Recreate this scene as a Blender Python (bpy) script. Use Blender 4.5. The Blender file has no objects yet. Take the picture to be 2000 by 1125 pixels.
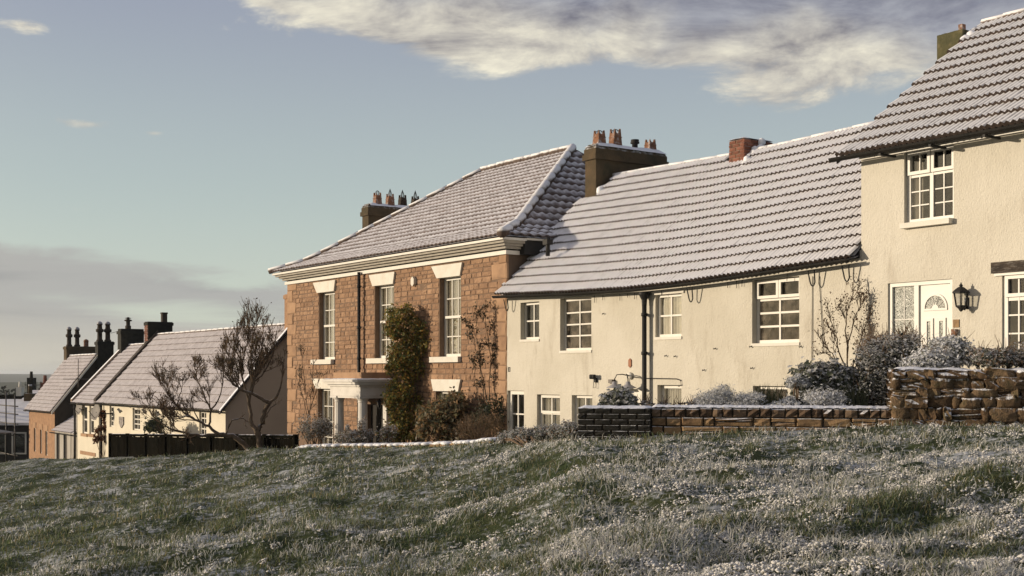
import bpy, math, random
import numpy as np
from mathutils import Matrix, Vector

# ------------------------------------------------------------------ camera, light, exposure
EYE = 1.6                       # eye height above the nominal ground
FPX, HORIZ = 2450.0, 732.0      # focal length and horizon row, in photograph pixels (2000 x 1125)
scene = bpy.context.scene
COL = scene.collection
cam_data = bpy.data.cameras.new("camera")
cam_data.sensor_width = 36.0
cam_data.lens = FPX / 2000 * 36.0
cam_data.shift_y = (HORIZ - 562.5) / 2000
cam_data.clip_start = 0.1
cam_data.clip_end = 20000
camera = bpy.data.objects.new("camera", cam_data)
camera.location = (0, 0, EYE)
camera.rotation_euler = (math.pi / 2, 0, 0)
COL.objects.link(camera)
scene.camera = camera

SUN_AZ, SUN_EL = math.radians(-91.0), math.radians(8.4)     # azimuth clockwise from +Y
sun_dir = Vector((math.sin(SUN_AZ) * math.cos(SUN_EL), math.cos(SUN_AZ) * math.cos(SUN_EL), math.sin(SUN_EL)))
sl = bpy.data.lights.new("sun", 'SUN')
sl.energy = 5.0
sl.angle = math.radians(0.6)
sl.color = (1.0, 0.84, 0.64)
so = bpy.data.objects.new("sun", sl)
so.rotation_euler = sun_dir.to_track_quat('Z', 'Y').to_euler()
so.location = sun_dir * 60
COL.objects.link(so)

world = bpy.data.worlds.new("World")
scene.world = world
world.use_nodes = True
scene.view_settings.view_transform = 'Standard'
scene.view_settings.look = 'None'
scene.view_settings.exposure = 0.0
scene.view_settings.gamma = 1.0
scene.cycles.max_bounces = 6
scene.cycles.transparent_max_bounces = 12


# ------------------------------------------------------------------ node helper
class NT:
    def __init__(self, nt):
        self.nt = nt
        nt.nodes.clear()

    def n(self, typ, props=None, **ins):
        nd = self.nt.nodes.new(typ)
        for k, v in (props or {}).items():
            setattr(nd, k, v)
        for k, v in ins.items():
            key = int(k[1:]) if (k[0] == 'i' and k[1:].isdigit()) else k.replace('_', ' ')
            self.set(nd.inputs[key], v)
        return nd

    def set(self, sock, v):
        if hasattr(v, 'bl_idname') and hasattr(v, 'outputs'):
            v = v.outputs[0]
        if isinstance(v, bpy.types.NodeSocket):
            self.nt.links.new(v, sock)
        else:
            if sock.type == 'RGBA' and hasattr(v, '__len__') and len(v) == 3:
                v = (*v, 1)
            sock.default_value = v

    def math(self, op, a, b=None, c=None, clamp=False):
        nd = self.n('ShaderNodeMath', dict(operation=op, use_clamp=clamp))
        for i, v in enumerate((a, b, c)):
            if v is not None:
                self.set(nd.inputs[i], v)
        return nd.outputs[0]

    def vmath(self, op, a, b=None, out=0):
        nd = self.n('ShaderNodeVectorMath', dict(operation=op))
        self.set(nd.inputs[0], a)
        if b is not None:
            self.set(nd.inputs[1], b)
        return nd.outputs[out]

    def step(self, v, lo, hi, a=0.0, b=1.0):
        nd = self.n('ShaderNodeMapRange', dict(interpolation_type='SMOOTHSTEP'))
        for i, x in enumerate((v, lo, hi, a, b)):
            self.set(nd.inputs[i], x)
        return nd.outputs[0]

    def mix(self, fac, a, b, blend='MIX'):
        nd = self.n('ShaderNodeMix', dict(data_type='RGBA', blend_type=blend))
        self.set(nd.inputs[0], fac)
        self.set(nd.inputs[6], a)
        self.set(nd.inputs[7], b)
        return nd.outputs[2]

    def noise(self, vec, scale, detail=3.0, rough=0.55, dist=0.0, out=0):
        nd = self.n('ShaderNodeTexNoise', Scale=scale, Detail=detail, Roughness=rough, Distortion=dist)
        if vec is not None:
            self.set(nd.inputs['Vector'], vec)
        return nd.outputs[out]


# ------------------------------------------------------------------ sky
def build_world():
    w = NT(world.node_tree)
    sky = w.n('ShaderNodeTexSky', dict(sky_type='NISHITA'))
    sky.sun_disc = False
    sky.sun_elevation = SUN_EL
    sky.sun_rotation = SUN_AZ
    sky.altitude = 100
    sky.air_density = 1.0
    sky.dust_density = 1.4
    sky.ozone_density = 1.6
    d = w.n('ShaderNodeTexCoord').outputs['Generated']
    sep = w.n('ShaderNodeSeparateXYZ', Vector=d)
    z = sep.outputs[2]
    az = w.math('ARCTAN2', sep.outputs[0], sep.outputs[1])       # 0 straight ahead, negative to the left
    el = w.math('ARCSINE', z)
    # thin high veil over the whole sky: pale towards the horizon, bluer overhead
    veil = w.mix(w.step(el, 0.0, 0.16), (4.5, 4.8, 4.15), (3.45, 3.95, 3.8))
    veil = w.mix(w.step(el, 0.10, 0.34), veil, (2.3, 2.4, 3.05))
    sd = w.vmath('DOT_PRODUCT', d, tuple(sun_dir), out=1)
    veil = w.mix(w.step(sd, 0.3, 1.0), veil, w.vmath('MULTIPLY', veil, (1.7, 1.45, 1.2)))
    base = w.mix(0.80, sky, veil)

    def ang(sx, sy, off):
        return w.n('ShaderNodeCombineXYZ', X=w.math('MULTIPLY', az, sx), Y=w.math('MULTIPLY', el, sy), Z=off).outputs[0]

    def bank(a0, e0, wa, we, amp, tilt=0.0):
        u = w.math('DIVIDE', w.math('SUBTRACT', az, a0), wa)
        e = w.math('SUBTRACT', w.math('SUBTRACT', el, e0), w.math('MULTIPLY', w.math('SUBTRACT', az, a0), tilt))
        v = w.math('DIVIDE', e, we)
        r = w.math('ADD', w.math('MULTIPLY', u, u), w.math('MULTIPLY', v, v))
        return w.math('MULTIPLY', w.math('EXPONENT', w.math('MULTIPLY', r, -1.0)), amp)
    n1 = w.noise(ang(10.0, 27.0, 3.1), 1.0, 10.0, 0.64, 0.45)
    n2 = w.noise(ang(3.4, 30.0, 7.7), 1.0, 6.0, 0.52, 0.4)
    n3 = w.noise(ang(5.0, 9.0, 1.2), 1.0, 4.0, 0.5, 0.2)
    cov = None
    for bk in ((-0.02, 0.283, 0.16, 0.020, .55), (-0.045, 0.258, 0.055, 0.018, .38), (0.02, 0.250, 0.06, 0.012, .28), (0.17, 0.285, 0.20, 0.030, .50), (0.30, 0.262, 0.14, 0.030, .42),
               (0.23, 0.222, 0.075, 0.024, .36), (0.12, 0.246, 0.05, 0.010, .20), (-0.335, 0.283, 0.07, 0.007, .40), (-0.372, 0.255, 0.025, 0.008, .30),
               (-0.325, 0.187, 0.034, 0.006, .36), (-0.278, 0.183, 0.012, 0.003, .30), (-0.17, 0.285, 0.04, 0.006, .3)):
        v = bank(*bk)
        cov = v if cov is None else w.math('ADD', cov, v)
    # the broken cloud goes on round the rest of the sky and overhead
    rest = w.math('MULTIPLY', w.math('MAXIMUM', w.step(w.math('ABSOLUTE', az), 0.42, 0.8), w.step(el, 0.29, 0.40)), w.step(el, 0.14, 0.30))
    cov = w.math('ADD', cov, w.math('MULTIPLY', rest, 0.26))
    hi = w.step(w.math('ADD', n1, cov), 0.66, 0.90)
    gray = w.step(w.math('ADD', w.math('ADD', w.math('MULTIPLY', az, 1.1), w.math('MULTIPLY', w.math('SUBTRACT', el, 0.262), 7.0)), w.math('MULTIPLY', w.math('SUBTRACT', n3, 0.5), 1.3)), -0.02, 0.30)
    lit = w.mix(gray, (4.1, 3.85, 3.35), (1.85, 1.90, 2.25))
    sh = w.n('ShaderNodeCombineXYZ', X=-0.22, Y=0.30, Z=0.0)
    n1s = w.noise(w.vmath('ADD', ang(10.0, 27.0, 3.1), sh), 1.0, 10.0, 0.64, 0.45)
    fine = w.noise(ang(34.0, 80.0, 5.5), 1.0, 6.0, 0.6, 0.3)
    relief = w.math('ADD', w.math('MULTIPLY', w.math('SUBTRACT', n1, n1s), 2.2), w.math('MULTIPLY', w.math('SUBTRACT', fine, 0.5), 0.5))
    relief = w.math('ADD', relief, 1.0)
    lit = w.vmath('MULTIPLY', lit, w.n('ShaderNodeCombineXYZ', X=relief, Y=relief, Z=w.math('POWER', relief, 0.8)))
    glow = w.step(sd, 0.3, 1.0)
    lit = w.mix(glow, lit, w.vmath('MULTIPLY', lit, (1.5, 1.3, 1.05)))
    # low stratus bank, lower towards the right
    lo_e = w.math('ADD', el, w.math('MULTIPLY', w.math('ADD', w.math('ABSOLUTE', az), -0.40), -0.12))
    lo_top = w.step(w.math('ADD', lo_e, w.math('ADD', w.math('MULTIPLY', w.math('SUBTRACT', n2, 0.5), 0.05), w.math('MULTIPLY', w.math('SUBTRACT', n1, 0.5), 0.035))), 0.086, 0.098, 1.0, 0.0)
    streak = w.step(w.math('ADD', n2, bank(-0.24, 0.047, 0.08, 0.008, -0.28)), 0.18, 0.40)
    lo = w.math('MULTIPLY', lo_top, w.math('MULTIPLY', streak, w.step(az, -0.20, -0.12, 1.0, 0.35)))
    low_c = w.mix(w.step(el, 0.0, 0.06), (3.3, 3.05, 2.65), (2.3, 2.26, 2.28))
    low_c = w.mix(w.step(n2, 0.42, 0.60), w.vmath('MULTIPLY', low_c, (1.25, 1.25, 1.2)), low_c)
    low_c = w.mix(glow, low_c, w.vmath('MULTIPLY', low_c, (1.9, 1.6, 1.1)))
    c = w.mix(w.math('MULTIPLY', hi, 0.93), base, lit)
    c = w.mix(w.math('MULTIPLY', lo, 0.9), c, low_c)
    bg = w.n('ShaderNodeBackground', Color=c, Strength=0.15)
    out = w.n('ShaderNodeOutputWorld')
    w.set(out.inputs[0], bg)


build_world()


# ------------------------------------------------------------------ materials
def newmat(name):
    m = bpy.data.materials.new(name)
    m.use_nodes = True
    return m, NT(m.node_tree)


def finish(t, m, shader):
    o = t.n('ShaderNodeOutputMaterial')
    t.set(o.inputs[0], shader)
    return m


def rnd_piece(t):
    """a random number that differs from piece to piece, joined or not"""
    a = t.n('ShaderNodeObjectInfo').outputs['Random']
    b = t.n('ShaderNodeNewGeometry').outputs['Random Per Island']
    return t.math('FRACT', t.math('ADD', t.math('MULTIPLY', a, 7.31), b))


SNOW = (0.80, 0.80, 0.82)


def surf(name, c1, c2=None, scale=4.0, rough=0.8, bump=0.0, bscale=40.0, piece=0.0, snow=None, snow_noise=0.35,
         c3=None, scale3=1.0, amt3=0.5, bdist=0.01, metallic=0.0, spec=0.3, snow_scale=9.0, stretch=None, snow_col=SNOW):
    """two-tone procedural surface, optional third stain colour, bump, per-piece tint and snow lying on upward faces"""
    m, t = newmat(name)
    geo = t.n('ShaderNodeNewGeometry')
    pos = geo.outputs['Position']
    if stretch:
        pos = t.vmath('MULTIPLY', pos, stretch)
    col = t.mix(t.step(t.noise(pos, scale, 4.0), 0.3, 0.7), c1, c2 or c1)
    if c3:
        col = t.mix(t.math('MULTIPLY', t.step(t.noise(pos, scale3, 5.0, 0.6), 0.5, 0.72), amt3), col, c3)
    if piece:
        r = rnd_piece(t)
        v = t.math('MULTIPLY_ADD', r, 2 * piece, 1 - piece)
        col = t.mix(1.0, col, t.n('ShaderNodeCombineColor', Red=v, Green=t.math('POWER', v, 1.12), Blue=t.math('POWER', v, 1.2)), 'MULTIPLY')
    if snow:
        nz = t.n('ShaderNodeSeparateXYZ', Vector=geo.outputs['Normal']).outputs[2]
        ns = t.math('MULTIPLY', t.math('SUBTRACT', t.noise(geo.outputs['Position'], snow_scale, 5.0, 0.65), 0.5), snow_noise * 2)
        fac = t.step(t.math('ADD', nz, ns), snow[0], snow[1])
        if len(snow) > 2:
            fac = t.math('MULTIPLY', fac, snow[2])
        col = t.mix(fac, col, snow_col)
    p = t.n('ShaderNodeBsdfPrincipled', Base_Color=col, Roughness=rough, Metallic=metallic)
    p.inputs['Specular IOR Level'].default_value = spec
    if bump:
        h = t.noise(geo.outputs['Position'], bscale, 4.0, 0.6)
        b = t.n('ShaderNodeBump', Strength=bump, Distance=bdist, Height=h)
        t.set(p.inputs['Normal'], b)
    return finish(t, m, p)


M = {}
M['render_right'] = surf('roughcast_cream', (0.70, 0.66, 0.56), (0.64, 0.60, 0.50), 1.2, 0.9, 1.0, 26, c3=(0.5, 0.46, 0.38), scale3=2.3, amt3=0.3, bdist=0.035)


def roughcast(name, c1, c2, stain):
    m, t = newmat(name)
    pos = t.n('ShaderNodeNewGeometry').outputs['Position']
    col = t.mix(t.step(t.noise(pos, 0.9, 5.0), 0.35, 0.68), c1, c2)
    st = t.vmath('MULTIPLY', pos, (1.0, 1.0, 0.28))
    col = t.mix(t.math('MULTIPLY', t.step(t.noise(st, 2.4, 6.0, 0.65), 0.52, 0.72), 0.75), col, stain)
    col = t.mix(t.math('MULTIPLY', t.step(t.noise(pos, 34.0, 2.0), 0.62, 0.74), 0.3), col, tuple(x * 0.62 for x in stain))
    st2 = t.vmath('MULTIPLY', pos, (5.0, 5.0, 0.22))
    runs = t.math('MULTIPLY', t.step(t.noise(st2, 1.6, 4.0, 0.6), 0.58, 0.78), t.step(t.noise(pos, 0.7, 3.0), 0.42, 0.62))
    col = t.mix(t.math('MULTIPLY', runs, 0.45), col, tuple(x * 0.8 for x in stain))
    p = t.n('ShaderNodeBsdfPrincipled', Base_Color=col, Roughness=0.92)
    p.inputs['Specular IOR Level'].default_value = 0.15
    h1 = t.noise(t.vmath('MULTIPLY', pos, (1, 1, 0.6)), 38.0, 5.0, 0.68, 0.15)
    h2 = t.noise(pos, 5.0, 3.0)
    h = t.math('ADD', h1, t.math('MULTIPLY', h2, 0.7))
    t.set(p.inputs['Normal'], t.n('ShaderNodeBump', Strength=0.8, Distance=0.022, Height=h))
    return finish(t, m, p)


M['render'] = roughcast('roughcast_white', (0.57, 0.535, 0.455), (0.515, 0.48, 0.40), (0.40, 0.36, 0.29))
M['render_right'] = roughcast('roughcast_cream', (0.58, 0.545, 0.465), (0.535, 0.50, 0.42), (0.45, 0.41, 0.34))
M['render_left'] = surf('smooth_cream_render', (0.66, 0.60, 0.48), (0.58, 0.53, 0.42), 0.8, 0.9, 0.2, 18, c3=(0.5, 0.42, 0.32), scale3=1.3, amt3=0.35)
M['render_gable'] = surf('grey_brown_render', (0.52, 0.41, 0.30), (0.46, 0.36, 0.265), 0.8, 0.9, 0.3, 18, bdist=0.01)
M['stone'] = surf('tan_sandstone', (0.33, 0.20, 0.12), (0.265, 0.16, 0.097), 5.0, 0.9, 1.0, 26, piece=0.20, c3=(0.20, 0.122, 0.078), scale3=9.0, amt3=0.6, bdist=0.03)
M['quoin'] = surf('dressed_quoin_stone', (0.34, 0.21, 0.125), (0.28, 0.17, 0.10), 3.0, 0.9, 0.5, 30, piece=0.15, c3=(0.20, 0.13, 0.09), scale3=3.0, amt3=0.5)
M['mortar'] = surf('brown_mortar', (0.19, 0.125, 0.083), (0.15, 0.10, 0.068), 8.0, 0.95, 0.4, 60)
M['shaded_side'] = surf('shaded_side_stone', (0.12, 0.085, 0.06), (0.09, 0.065, 0.048), 3.0, 0.95, 0.6, 14, bdist=0.03)  # darker copy of the house stone, side wall shade is in the colour
M['far_stone'] = surf('far_brown_stone', (0.34, 0.20, 0.115), (0.25, 0.15, 0.09), 6.0, 0.95, 0.6, 12, bdist=0.03)
M['shaded_gable'] = surf('shaded_stone_gable', (0.055, 0.045, 0.033), (0.04, 0.034, 0.025), 2.0, 0.95, 0.6, 8, bdist=0.04)  # gables turned from the sun: their shade is put into the colour
M['sooty'] = surf('sooty_chimney_stone', (0.090, 0.062, 0.034), (0.055, 0.042, 0.024), 2.5, 0.95, 0.6, 20, c3=(0.03, 0.032, 0.018), scale3=3.0, amt3=0.7, snow=(0.45, 0.8), bdist=0.02)
M['mossy'] = surf('mossy_chimney_stone', (0.085, 0.078, 0.036), (0.055, 0.055, 0.028), 4.0, 0.95, 0.8, 18, c3=(0.2, 0.16, 0.09), scale3=5.0, amt3=0.5, snow=(0.45, 0.8), bdist=0.03)
M['pot'] = surf('terracotta_pot_frosted', (0.22, 0.105, 0.058), (0.15, 0.078, 0.046), 9.0, 0.9, 0.4, 30, c3=(0.42, 0.41, 0.41), scale3=12.0, amt3=0.7)
M['pot_dark'] = surf('sooty_pot', (0.045, 0.032, 0.022), (0.03, 0.024, 0.017), 9.0, 0.9, 0.3, 30)
M['brick'] = surf('red_brick', (0.20, 0.080, 0.050), (0.145, 0.062, 0.042), 12.0, 0.9, 0.5, 40, piece=0.3, snow=(0.7, 0.95), bdist=0.008)
M['brick_dark'] = surf('dark_brick', (0.022, 0.020, 0.015), (0.014, 0.013, 0.010), 9.0, 0.9, 0.5, 40, piece=0.3, snow=(0.85, 1.0), bdist=0.008)
M['coping'] = surf('brown_coping_brick', (0.13, 0.085, 0.05), (0.09, 0.06, 0.04), 9.0, 0.9, 0.5, 40, piece=0.3, snow=(0.6, 0.9), bdist=0.008)
M['wall_stone'] = surf('golden_wall_stone', (0.26, 0.17, 0.088), (0.195, 0.122, 0.064), 6.0, 0.92, 0.6, 28, piece=0.28, c3=(0.15, 0.1, 0.06), scale3=6.0, amt3=0.5, snow=(0.72, 0.95), bdist=0.015)
M['rubble'] = surf('mossy_rubble_stone', (0.155, 0.098, 0.055), (0.095, 0.066, 0.036), 9.0, 0.95, 1.0, 26, piece=0.38, c3=(0.06, 0.052, 0.024), scale3=7.0, amt3=0.8, snow=(0.48, 0.85), snow_noise=0.95, snow_scale=15.0, bdist=0.03)
M['wall_core'] = surf('dark_wall_core', (0.032, 0.024, 0.015), (0.022, 0.017, 0.011), 9.0, 0.95, 0.6, 30, snow=(0.6, 0.9))
M['snow'] = surf('lying_snow', SNOW, (0.72, 0.73, 0.77), 9.0, 0.75, 0.8, 45, bdist=0.012, spec=0.35)
M['frost_snow'] = surf('crumbly_snow', (0.60, 0.58, 0.55), (0.48, 0.47, 0.45), 30.0, 0.85, 0.6, 120, bdist=0.004, spec=0.2)
M['ridge_snow'] = surf('snowed_ridge', (0.10, 0.07, 0.055), (0.07, 0.05, 0.04), 8.0, 0.9, 0.6, 40, snow=(-0.1, 0.45), snow_noise=0.45, snow_scale=7.0, bdist=0.01, snow_col=(0.74, 0.73, 0.73))
M['snow_thin'] = surf('patchy_snow_cap', (0.30, 0.22, 0.16), (0.24, 0.18, 0.13), 9.0, 0.9, 0.5, 40, snow=(0.15, 0.6), snow_noise=0.5, snow_scale=14, bdist=0.01)
M['tile_cottage'] = surf('snow_dusted_corrugated_tile', (0.055, 0.038, 0.030), (0.038, 0.028, 0.024), 6.0, 0.9, 0.4, 60, piece=0.2, snow=(0.46, 0.74, 0.97), snow_noise=0.19, snow_scale=4.0, snow_col=(0.74, 0.73, 0.74))
M['tile_right'] = surf('snowy_interlocking_tile', (0.055, 0.038, 0.030), (0.038, 0.028, 0.024), 6.0, 0.9, 0.4, 60, piece=0.2, snow=(0.52, 0.86, 0.97), snow_noise=0.2, snow_scale=6.0, snow_col=(0.73, 0.72, 0.72))
M['pantile'] = surf('snow_dusted_pantile', (0.12, 0.088, 0.078), (0.09, 0.07, 0.062), 5.0, 0.9, 0.4, 50, piece=0.2, snow=(0.42, 0.86, 0.92), snow_noise=0.26, snow_scale=6.0, snow_col=(0.70, 0.69, 0.72))
M['tile_left'] = surf('frosted_left_tile', (0.09, 0.064, 0.056), (0.065, 0.048, 0.042), 3.0, 0.9, 0.4, 40, snow=(0.40, 0.80, 0.86), snow_noise=0.22, snow_scale=4.0, snow_col=(0.62, 0.58, 0.58))
M['white'] = surf('white_painted_timber', (0.64, 0.615, 0.55), (0.60, 0.57, 0.51), 3.0, 0.5, 0.15, 60, c3=(0.55, 0.5, 0.42), scale3=6.0, amt3=0.3, spec=0.4)
M['grey_paint'] = surf('weathered_grey_paint', (0.36, 0.33, 0.28), (0.30, 0.275, 0.235), 4.0, 0.8, 0.3, 40, c3=(0.2, 0.18, 0.15), scale3=5.0, amt3=0.5)
M['white_stone'] = surf('white_painted_stone', (0.66, 0.625, 0.555), (0.60, 0.565, 0.49), 4.0, 0.75, 0.35, 40, c3=(0.5, 0.45, 0.37), scale3=5.0, amt3=0.35)
M['upvc'] = surf('white_plastic_frame', (0.62, 0.60, 0.55), (0.59, 0.57, 0.52), 3.0, 0.45, spec=0.3)
M['porch'] = surf('grey_white_porch_paint', (0.62, 0.59, 0.54), (0.55, 0.52, 0.47), 3.0, 0.7, 0.2, 40, c3=(0.42, 0.38, 0.33), scale3=4.0, amt3=0.4, snow=(0.75, 0.95))
M['black'] = surf('black_painted_iron', (0.018, 0.018, 0.018), (0.024, 0.022, 0.02), 6.0, 0.6, 0.3, 40, spec=0.2)
M['gutter'] = surf('weathered_black_gutter', (0.014, 0.014, 0.013), (0.022, 0.02, 0.018), 6.0, 0.6, 0.3, 40, c3=(0.04, 0.037, 0.033), scale3=9, amt3=0.3, spec=0.06)
M['fence'] = surf('black_stained_board', (0.005, 0.005, 0.004), (0.009, 0.008, 0.006), 4.0, 0.85, 0.4, 30, piece=0.25, spec=0.0)
M['old_timber'] = surf('old_dark_lintel_timber', (0.06, 0.045, 0.034), (0.03, 0.024, 0.02), 6.0, 0.9, 0.8, 22, c3=(0.3, 0.28, 0.25), scale3=16, amt3=0.5, bdist=0.02, stretch=(0.5, 0.5, 3.0))
M['grey_board'] = surf('weathered_grey_board', (0.36, 0.33, 0.29), (0.24, 0.22, 0.19), 3.0, 0.9, 0.4, 20, piece=0.2, stretch=(3, 3, 0.4))
M['dark_metal'] = surf('galvanised_tube', (0.10, 0.09, 0.08), (0.07, 0.062, 0.055), 6.0, 0.5, metallic=0.3)
M['dish'] = surf('grey_dish', (0.15, 0.13, 0.11), (0.12, 0.105, 0.09), 6.0, 0.6)
M['lamp_white'] = surf('grey_enamel', (0.30, 0.29, 0.30), (0.26, 0.25, 0.26), 6.0, 0.45, spec=0.5)
M['rust'] = surf('rusty_stain_plate', (0.34, 0.17, 0.10), (0.28, 0.13, 0.08), 14.0, 0.9)
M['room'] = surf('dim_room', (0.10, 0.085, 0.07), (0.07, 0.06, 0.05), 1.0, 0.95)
M['curtain'] = surf('cream_curtain', (0.66, 0.62, 0.53), (0.56, 0.52, 0.44), 3.0, 0.9, stretch=(6, 6, 0.3))
M['bark'] = surf('brown_bark', (0.12, 0.086, 0.058), (0.075, 0.055, 0.038), 9.0, 0.9, 0.6, 40, c3=(0.16, 0.13, 0.09), scale3=8, amt3=0.4, snow=(0.72, 1.0, 0.8), snow_noise=0.4)
M['twig'] = surf('brown_twig', (0.165, 0.112, 0.070), (0.11, 0.076, 0.05), 9.0, 0.9)
M['soil'] = surf('snowy_garden_soil', (0.05, 0.036, 0.026), (0.035, 0.027, 0.02), 5.0, 0.95, 0.6, 25, snow=(0.55, 1.15), snow_noise=0.8, snow_scale=6.0)
M['far_roof'] = surf('far_snow_roof', (0.75, 0.73, 0.71), (0.62, 0.60, 0.60), 1.5, 0.8)
M['far_dark'] = surf('far_dark_wall', (0.06, 0.055, 0.05), (0.045, 0.042, 0.04), 1.0, 0.9)
M['interior_dark'] = surf('dark_interior', (0.03, 0.027, 0.023), None, 1.0, 0.95)
M['shield'] = surf('painted_shield', (0.10, 0.08, 0.07), (0.34, 0.31, 0.28), 9.0, 0.7)


def glass_mat(name, tint, refl, rough=0.0, wobble=0.15, dusty=0.0):
    m, t = newmat(name)
    geo = t.n('ShaderNodeNewGeometry')
    cs = t.math('ABSOLUTE', t.vmath('DOT_PRODUCT', geo.outputs['Incoming'], geo.outputs['Normal'], out=1))
    fac = t.math('ADD', t.math('POWER', t.math('SUBTRACT', 1.0, cs), 5.0), 0.04 + refl, clamp=True)
    b = t.n('ShaderNodeBump', Strength=wobble, Distance=0.02, Height=t.noise(geo.outputs['Position'], 2.2, 2.0))
    gl = t.n('ShaderNodeBsdfGlossy', Color=(0.95, 0.95, 0.95), Roughness=rough, Normal=b)
    tr = t.n('ShaderNodeBsdfTransparent', Color=tint)
    s = t.n('ShaderNodeMixShader', i0=fac, i1=tr, i2=gl)
    if dusty:
        df = t.n('ShaderNodeBsdfDiffuse', Color=(0.42, 0.36, 0.29))
        fd = t.math('MULTIPLY', t.step(t.noise(geo.outputs['Position'], 5.0, 5.0, 0.65), 0.35, 0.75), dusty)
        s = t.n('ShaderNodeMixShader', i0=fd, i1=s, i2=df)
    return finish(t, m, s)


M['glass'] = glass_mat('window_glass', (0.85, 0.85, 0.85), 0.05, 0.0, 0.04)
M['glass_old'] = glass_mat('old_sash_glass', (0.97, 0.97, 0.95), 0.14, 0.02, 0.25)
M['glass_dusty'] = glass_mat('dusty_cottage_glass', (0.75, 0.72, 0.66), 0.03, 0.03, 0.2, 0.20)


def etched_glass():
    m, t = newmat('etched_leaf_glass')
    pos = t.n('ShaderNodeNewGeometry').outputs['Position']
    v = t.n('ShaderNodeTexVoronoi', dict(feature='F1'), Vector=t.noise(pos, 6.0, 2.0, out=1), Scale=24.0)
    v2 = t.n('ShaderNodeTexVoronoi', dict(feature='F1'), Vector=pos, Scale=10.0)
    r = t.n('ShaderNodeSeparateColor', Color=v2.outputs['Color']).outputs[0]
    rr = t.math('FRACT', t.math('ADD', r, t.math('MULTIPLY', v.outputs['Distance'], 2.0)))
    col = t.mix(t.step(rr, 0.42, 0.56), (0.035, 0.042, 0.03), (0.66, 0.66, 0.60))
    p = t.n('ShaderNodeBsdfPrincipled', Base_Color=col, Roughness=0.5)
    p.inputs['Specular IOR Level'].default_value = 0.2
    b = t.n('ShaderNodeBump', Strength=0.3, Distance=0.01, Height=rr)
    t.set(p.inputs['Normal'], b)
    return finish(t, m, p)


M['etched'] = etched_glass()


def leaf_mat(name, frost=(0.35, 0.9, 0.8), trans=0.3, frost_noise=0.5, frost_col=(0.62, 0.62, 0.64)):
    """leaf colour comes from the per-leaf colour attribute; frost lies on faces that look up"""
    m, t = newmat(name)
    geo = t.n('ShaderNodeNewGeometry')
    col = t.n('ShaderNodeAttribute', dict(attribute_name='tint')).outputs['Color']
    if frost:
        nz = t.math('ABSOLUTE', t.n('ShaderNodeSeparateXYZ', Vector=geo.outputs['Normal']).outputs[2])
        ns = t.math('MULTIPLY', t.math('SUBTRACT', t.noise(geo.outputs['Position'], 14.0, 3.0, 0.6), 0.5), frost_noise * 2)
        fac = t.math('MULTIPLY', t.step(t.math('ADD', nz, ns), frost[0], frost[1]), frost[2])
        col = t.mix(fac, col, frost_col)
    d = t.n('ShaderNodeBsdfDiffuse', Color=col, Roughness=0.5)
    tr = t.n('ShaderNodeBsdfTranslucent', Color=col)
    s = t.n('ShaderNodeMixShader', i0=trans, i1=d, i2=tr)
    g = t.n('ShaderNodeBsdfGlossy', Color=(0.6, 0.6, 0.6), Roughness=0.5)
    s = t.n('ShaderNodeMixShader', i0=0.04, i1=s, i2=g)
    return finish(t, m, s)


M['leaf'] = leaf_mat('leaf_plain', (0.80, 1.3, 0.5), 0.40, 0.4)
M['leaf_frost'] = leaf_mat('leaf_frosted', (0.28, 0.9, 0.92), 0.3, 0.6, (0.68, 0.67, 0.66))
M['leaf_snowy'] = leaf_mat('leaf_snowy', (-0.05, 0.6, 0.96), 0.2, 0.6, (0.72, 0.72, 0.73))
M['blade'] = leaf_mat('grass_blade', None, 0.45)


def ground_mat(name):
    m, t = newmat(name)
    geo = t.n('ShaderNodeNewGeometry')
    pos = geo.outputs['Position']
    g = t.mix(t.step(t.noise(pos, 1.4, 4.0), 0.35, 0.65), (0.026, 0.040, 0.016), (0.055, 0.064, 0.026))
    g = t.mix(t.math('MULTIPLY', t.step(t.noise(pos, 9.0, 3.0), 0.55, 0.7), 0.6), g, (0.09, 0.08, 0.04))
    n = t.math('ADD', t.math('MULTIPLY', t.noise(pos, 16.0, 5.0, 0.7), 0.55), t.math('MULTIPLY', t.noise(pos, 1.3, 4.0, 0.6), 0.45))
    col = t.mix(t.math('MULTIPLY', t.step(n, 0.47, 0.64), 0.75), g, (0.64, 0.65, 0.67))
    p = t.n('ShaderNodeBsdfPrincipled', Base_Color=col, Roughness=0.95)
    p.inputs['Specular IOR Level'].default_value = 0.1
    t.set(p.inputs['Normal'], t.n('ShaderNodeBump', Strength=1.0, Distance=0.03, Height=n))
    return finish(t, m, p)


M['green'] = ground_mat('snow_flecked_turf')
M['land'] = surf('far_land', (0.075, 0.085, 0.05), (0.11, 0.10, 0.065), 0.006, 0.95, c3=(0.03, 0.04, 0.022), scale3=0.012, amt3=0.8)


# ------------------------------------------------------------------ frames and mesh building
PHI = math.atan2(-0.823, 0.568)             # the row of houses runs along local x (s), depth is local y (d)
O = Vector((-0.114, 27.95, EYE))            # foot point: right corner of the stone house, at eye height
CP, SP = 0.568, -0.823
ORG = {}
rng = random.Random(7)
nrs = np.random.RandomState(11)


def S(px, d=0.0):
    """photo column -> position along the row, for something standing d metres behind the facade line"""
    q = (px - 1000) / FPX
    bx, by = O.x + 0.823 * d, O.y + 0.568 * d
    return (q * by - bx) / (0.568 + 0.823 * q)


def Zl(px, py, d=0.0):
    s = S(px, d)
    return (HORIZ - py) / FPX * (O.y + 0.568 * d - 0.823 * s)


def R4(px0, px1, py0, py1, d=0.0):
    """photo box on the facade -> s0, s1, z0, z1"""
    c = (px0 + px1) / 2
    return S(px0, d), S(px1, d), Zl(c, py1, d), Zl(c, py0, d)


def L2W(s, d, z):
    return Vector((O.x + 0.568 * s + 0.823 * d, O.y - 0.823 * s + 0.568 * d, O.z + z))


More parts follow.
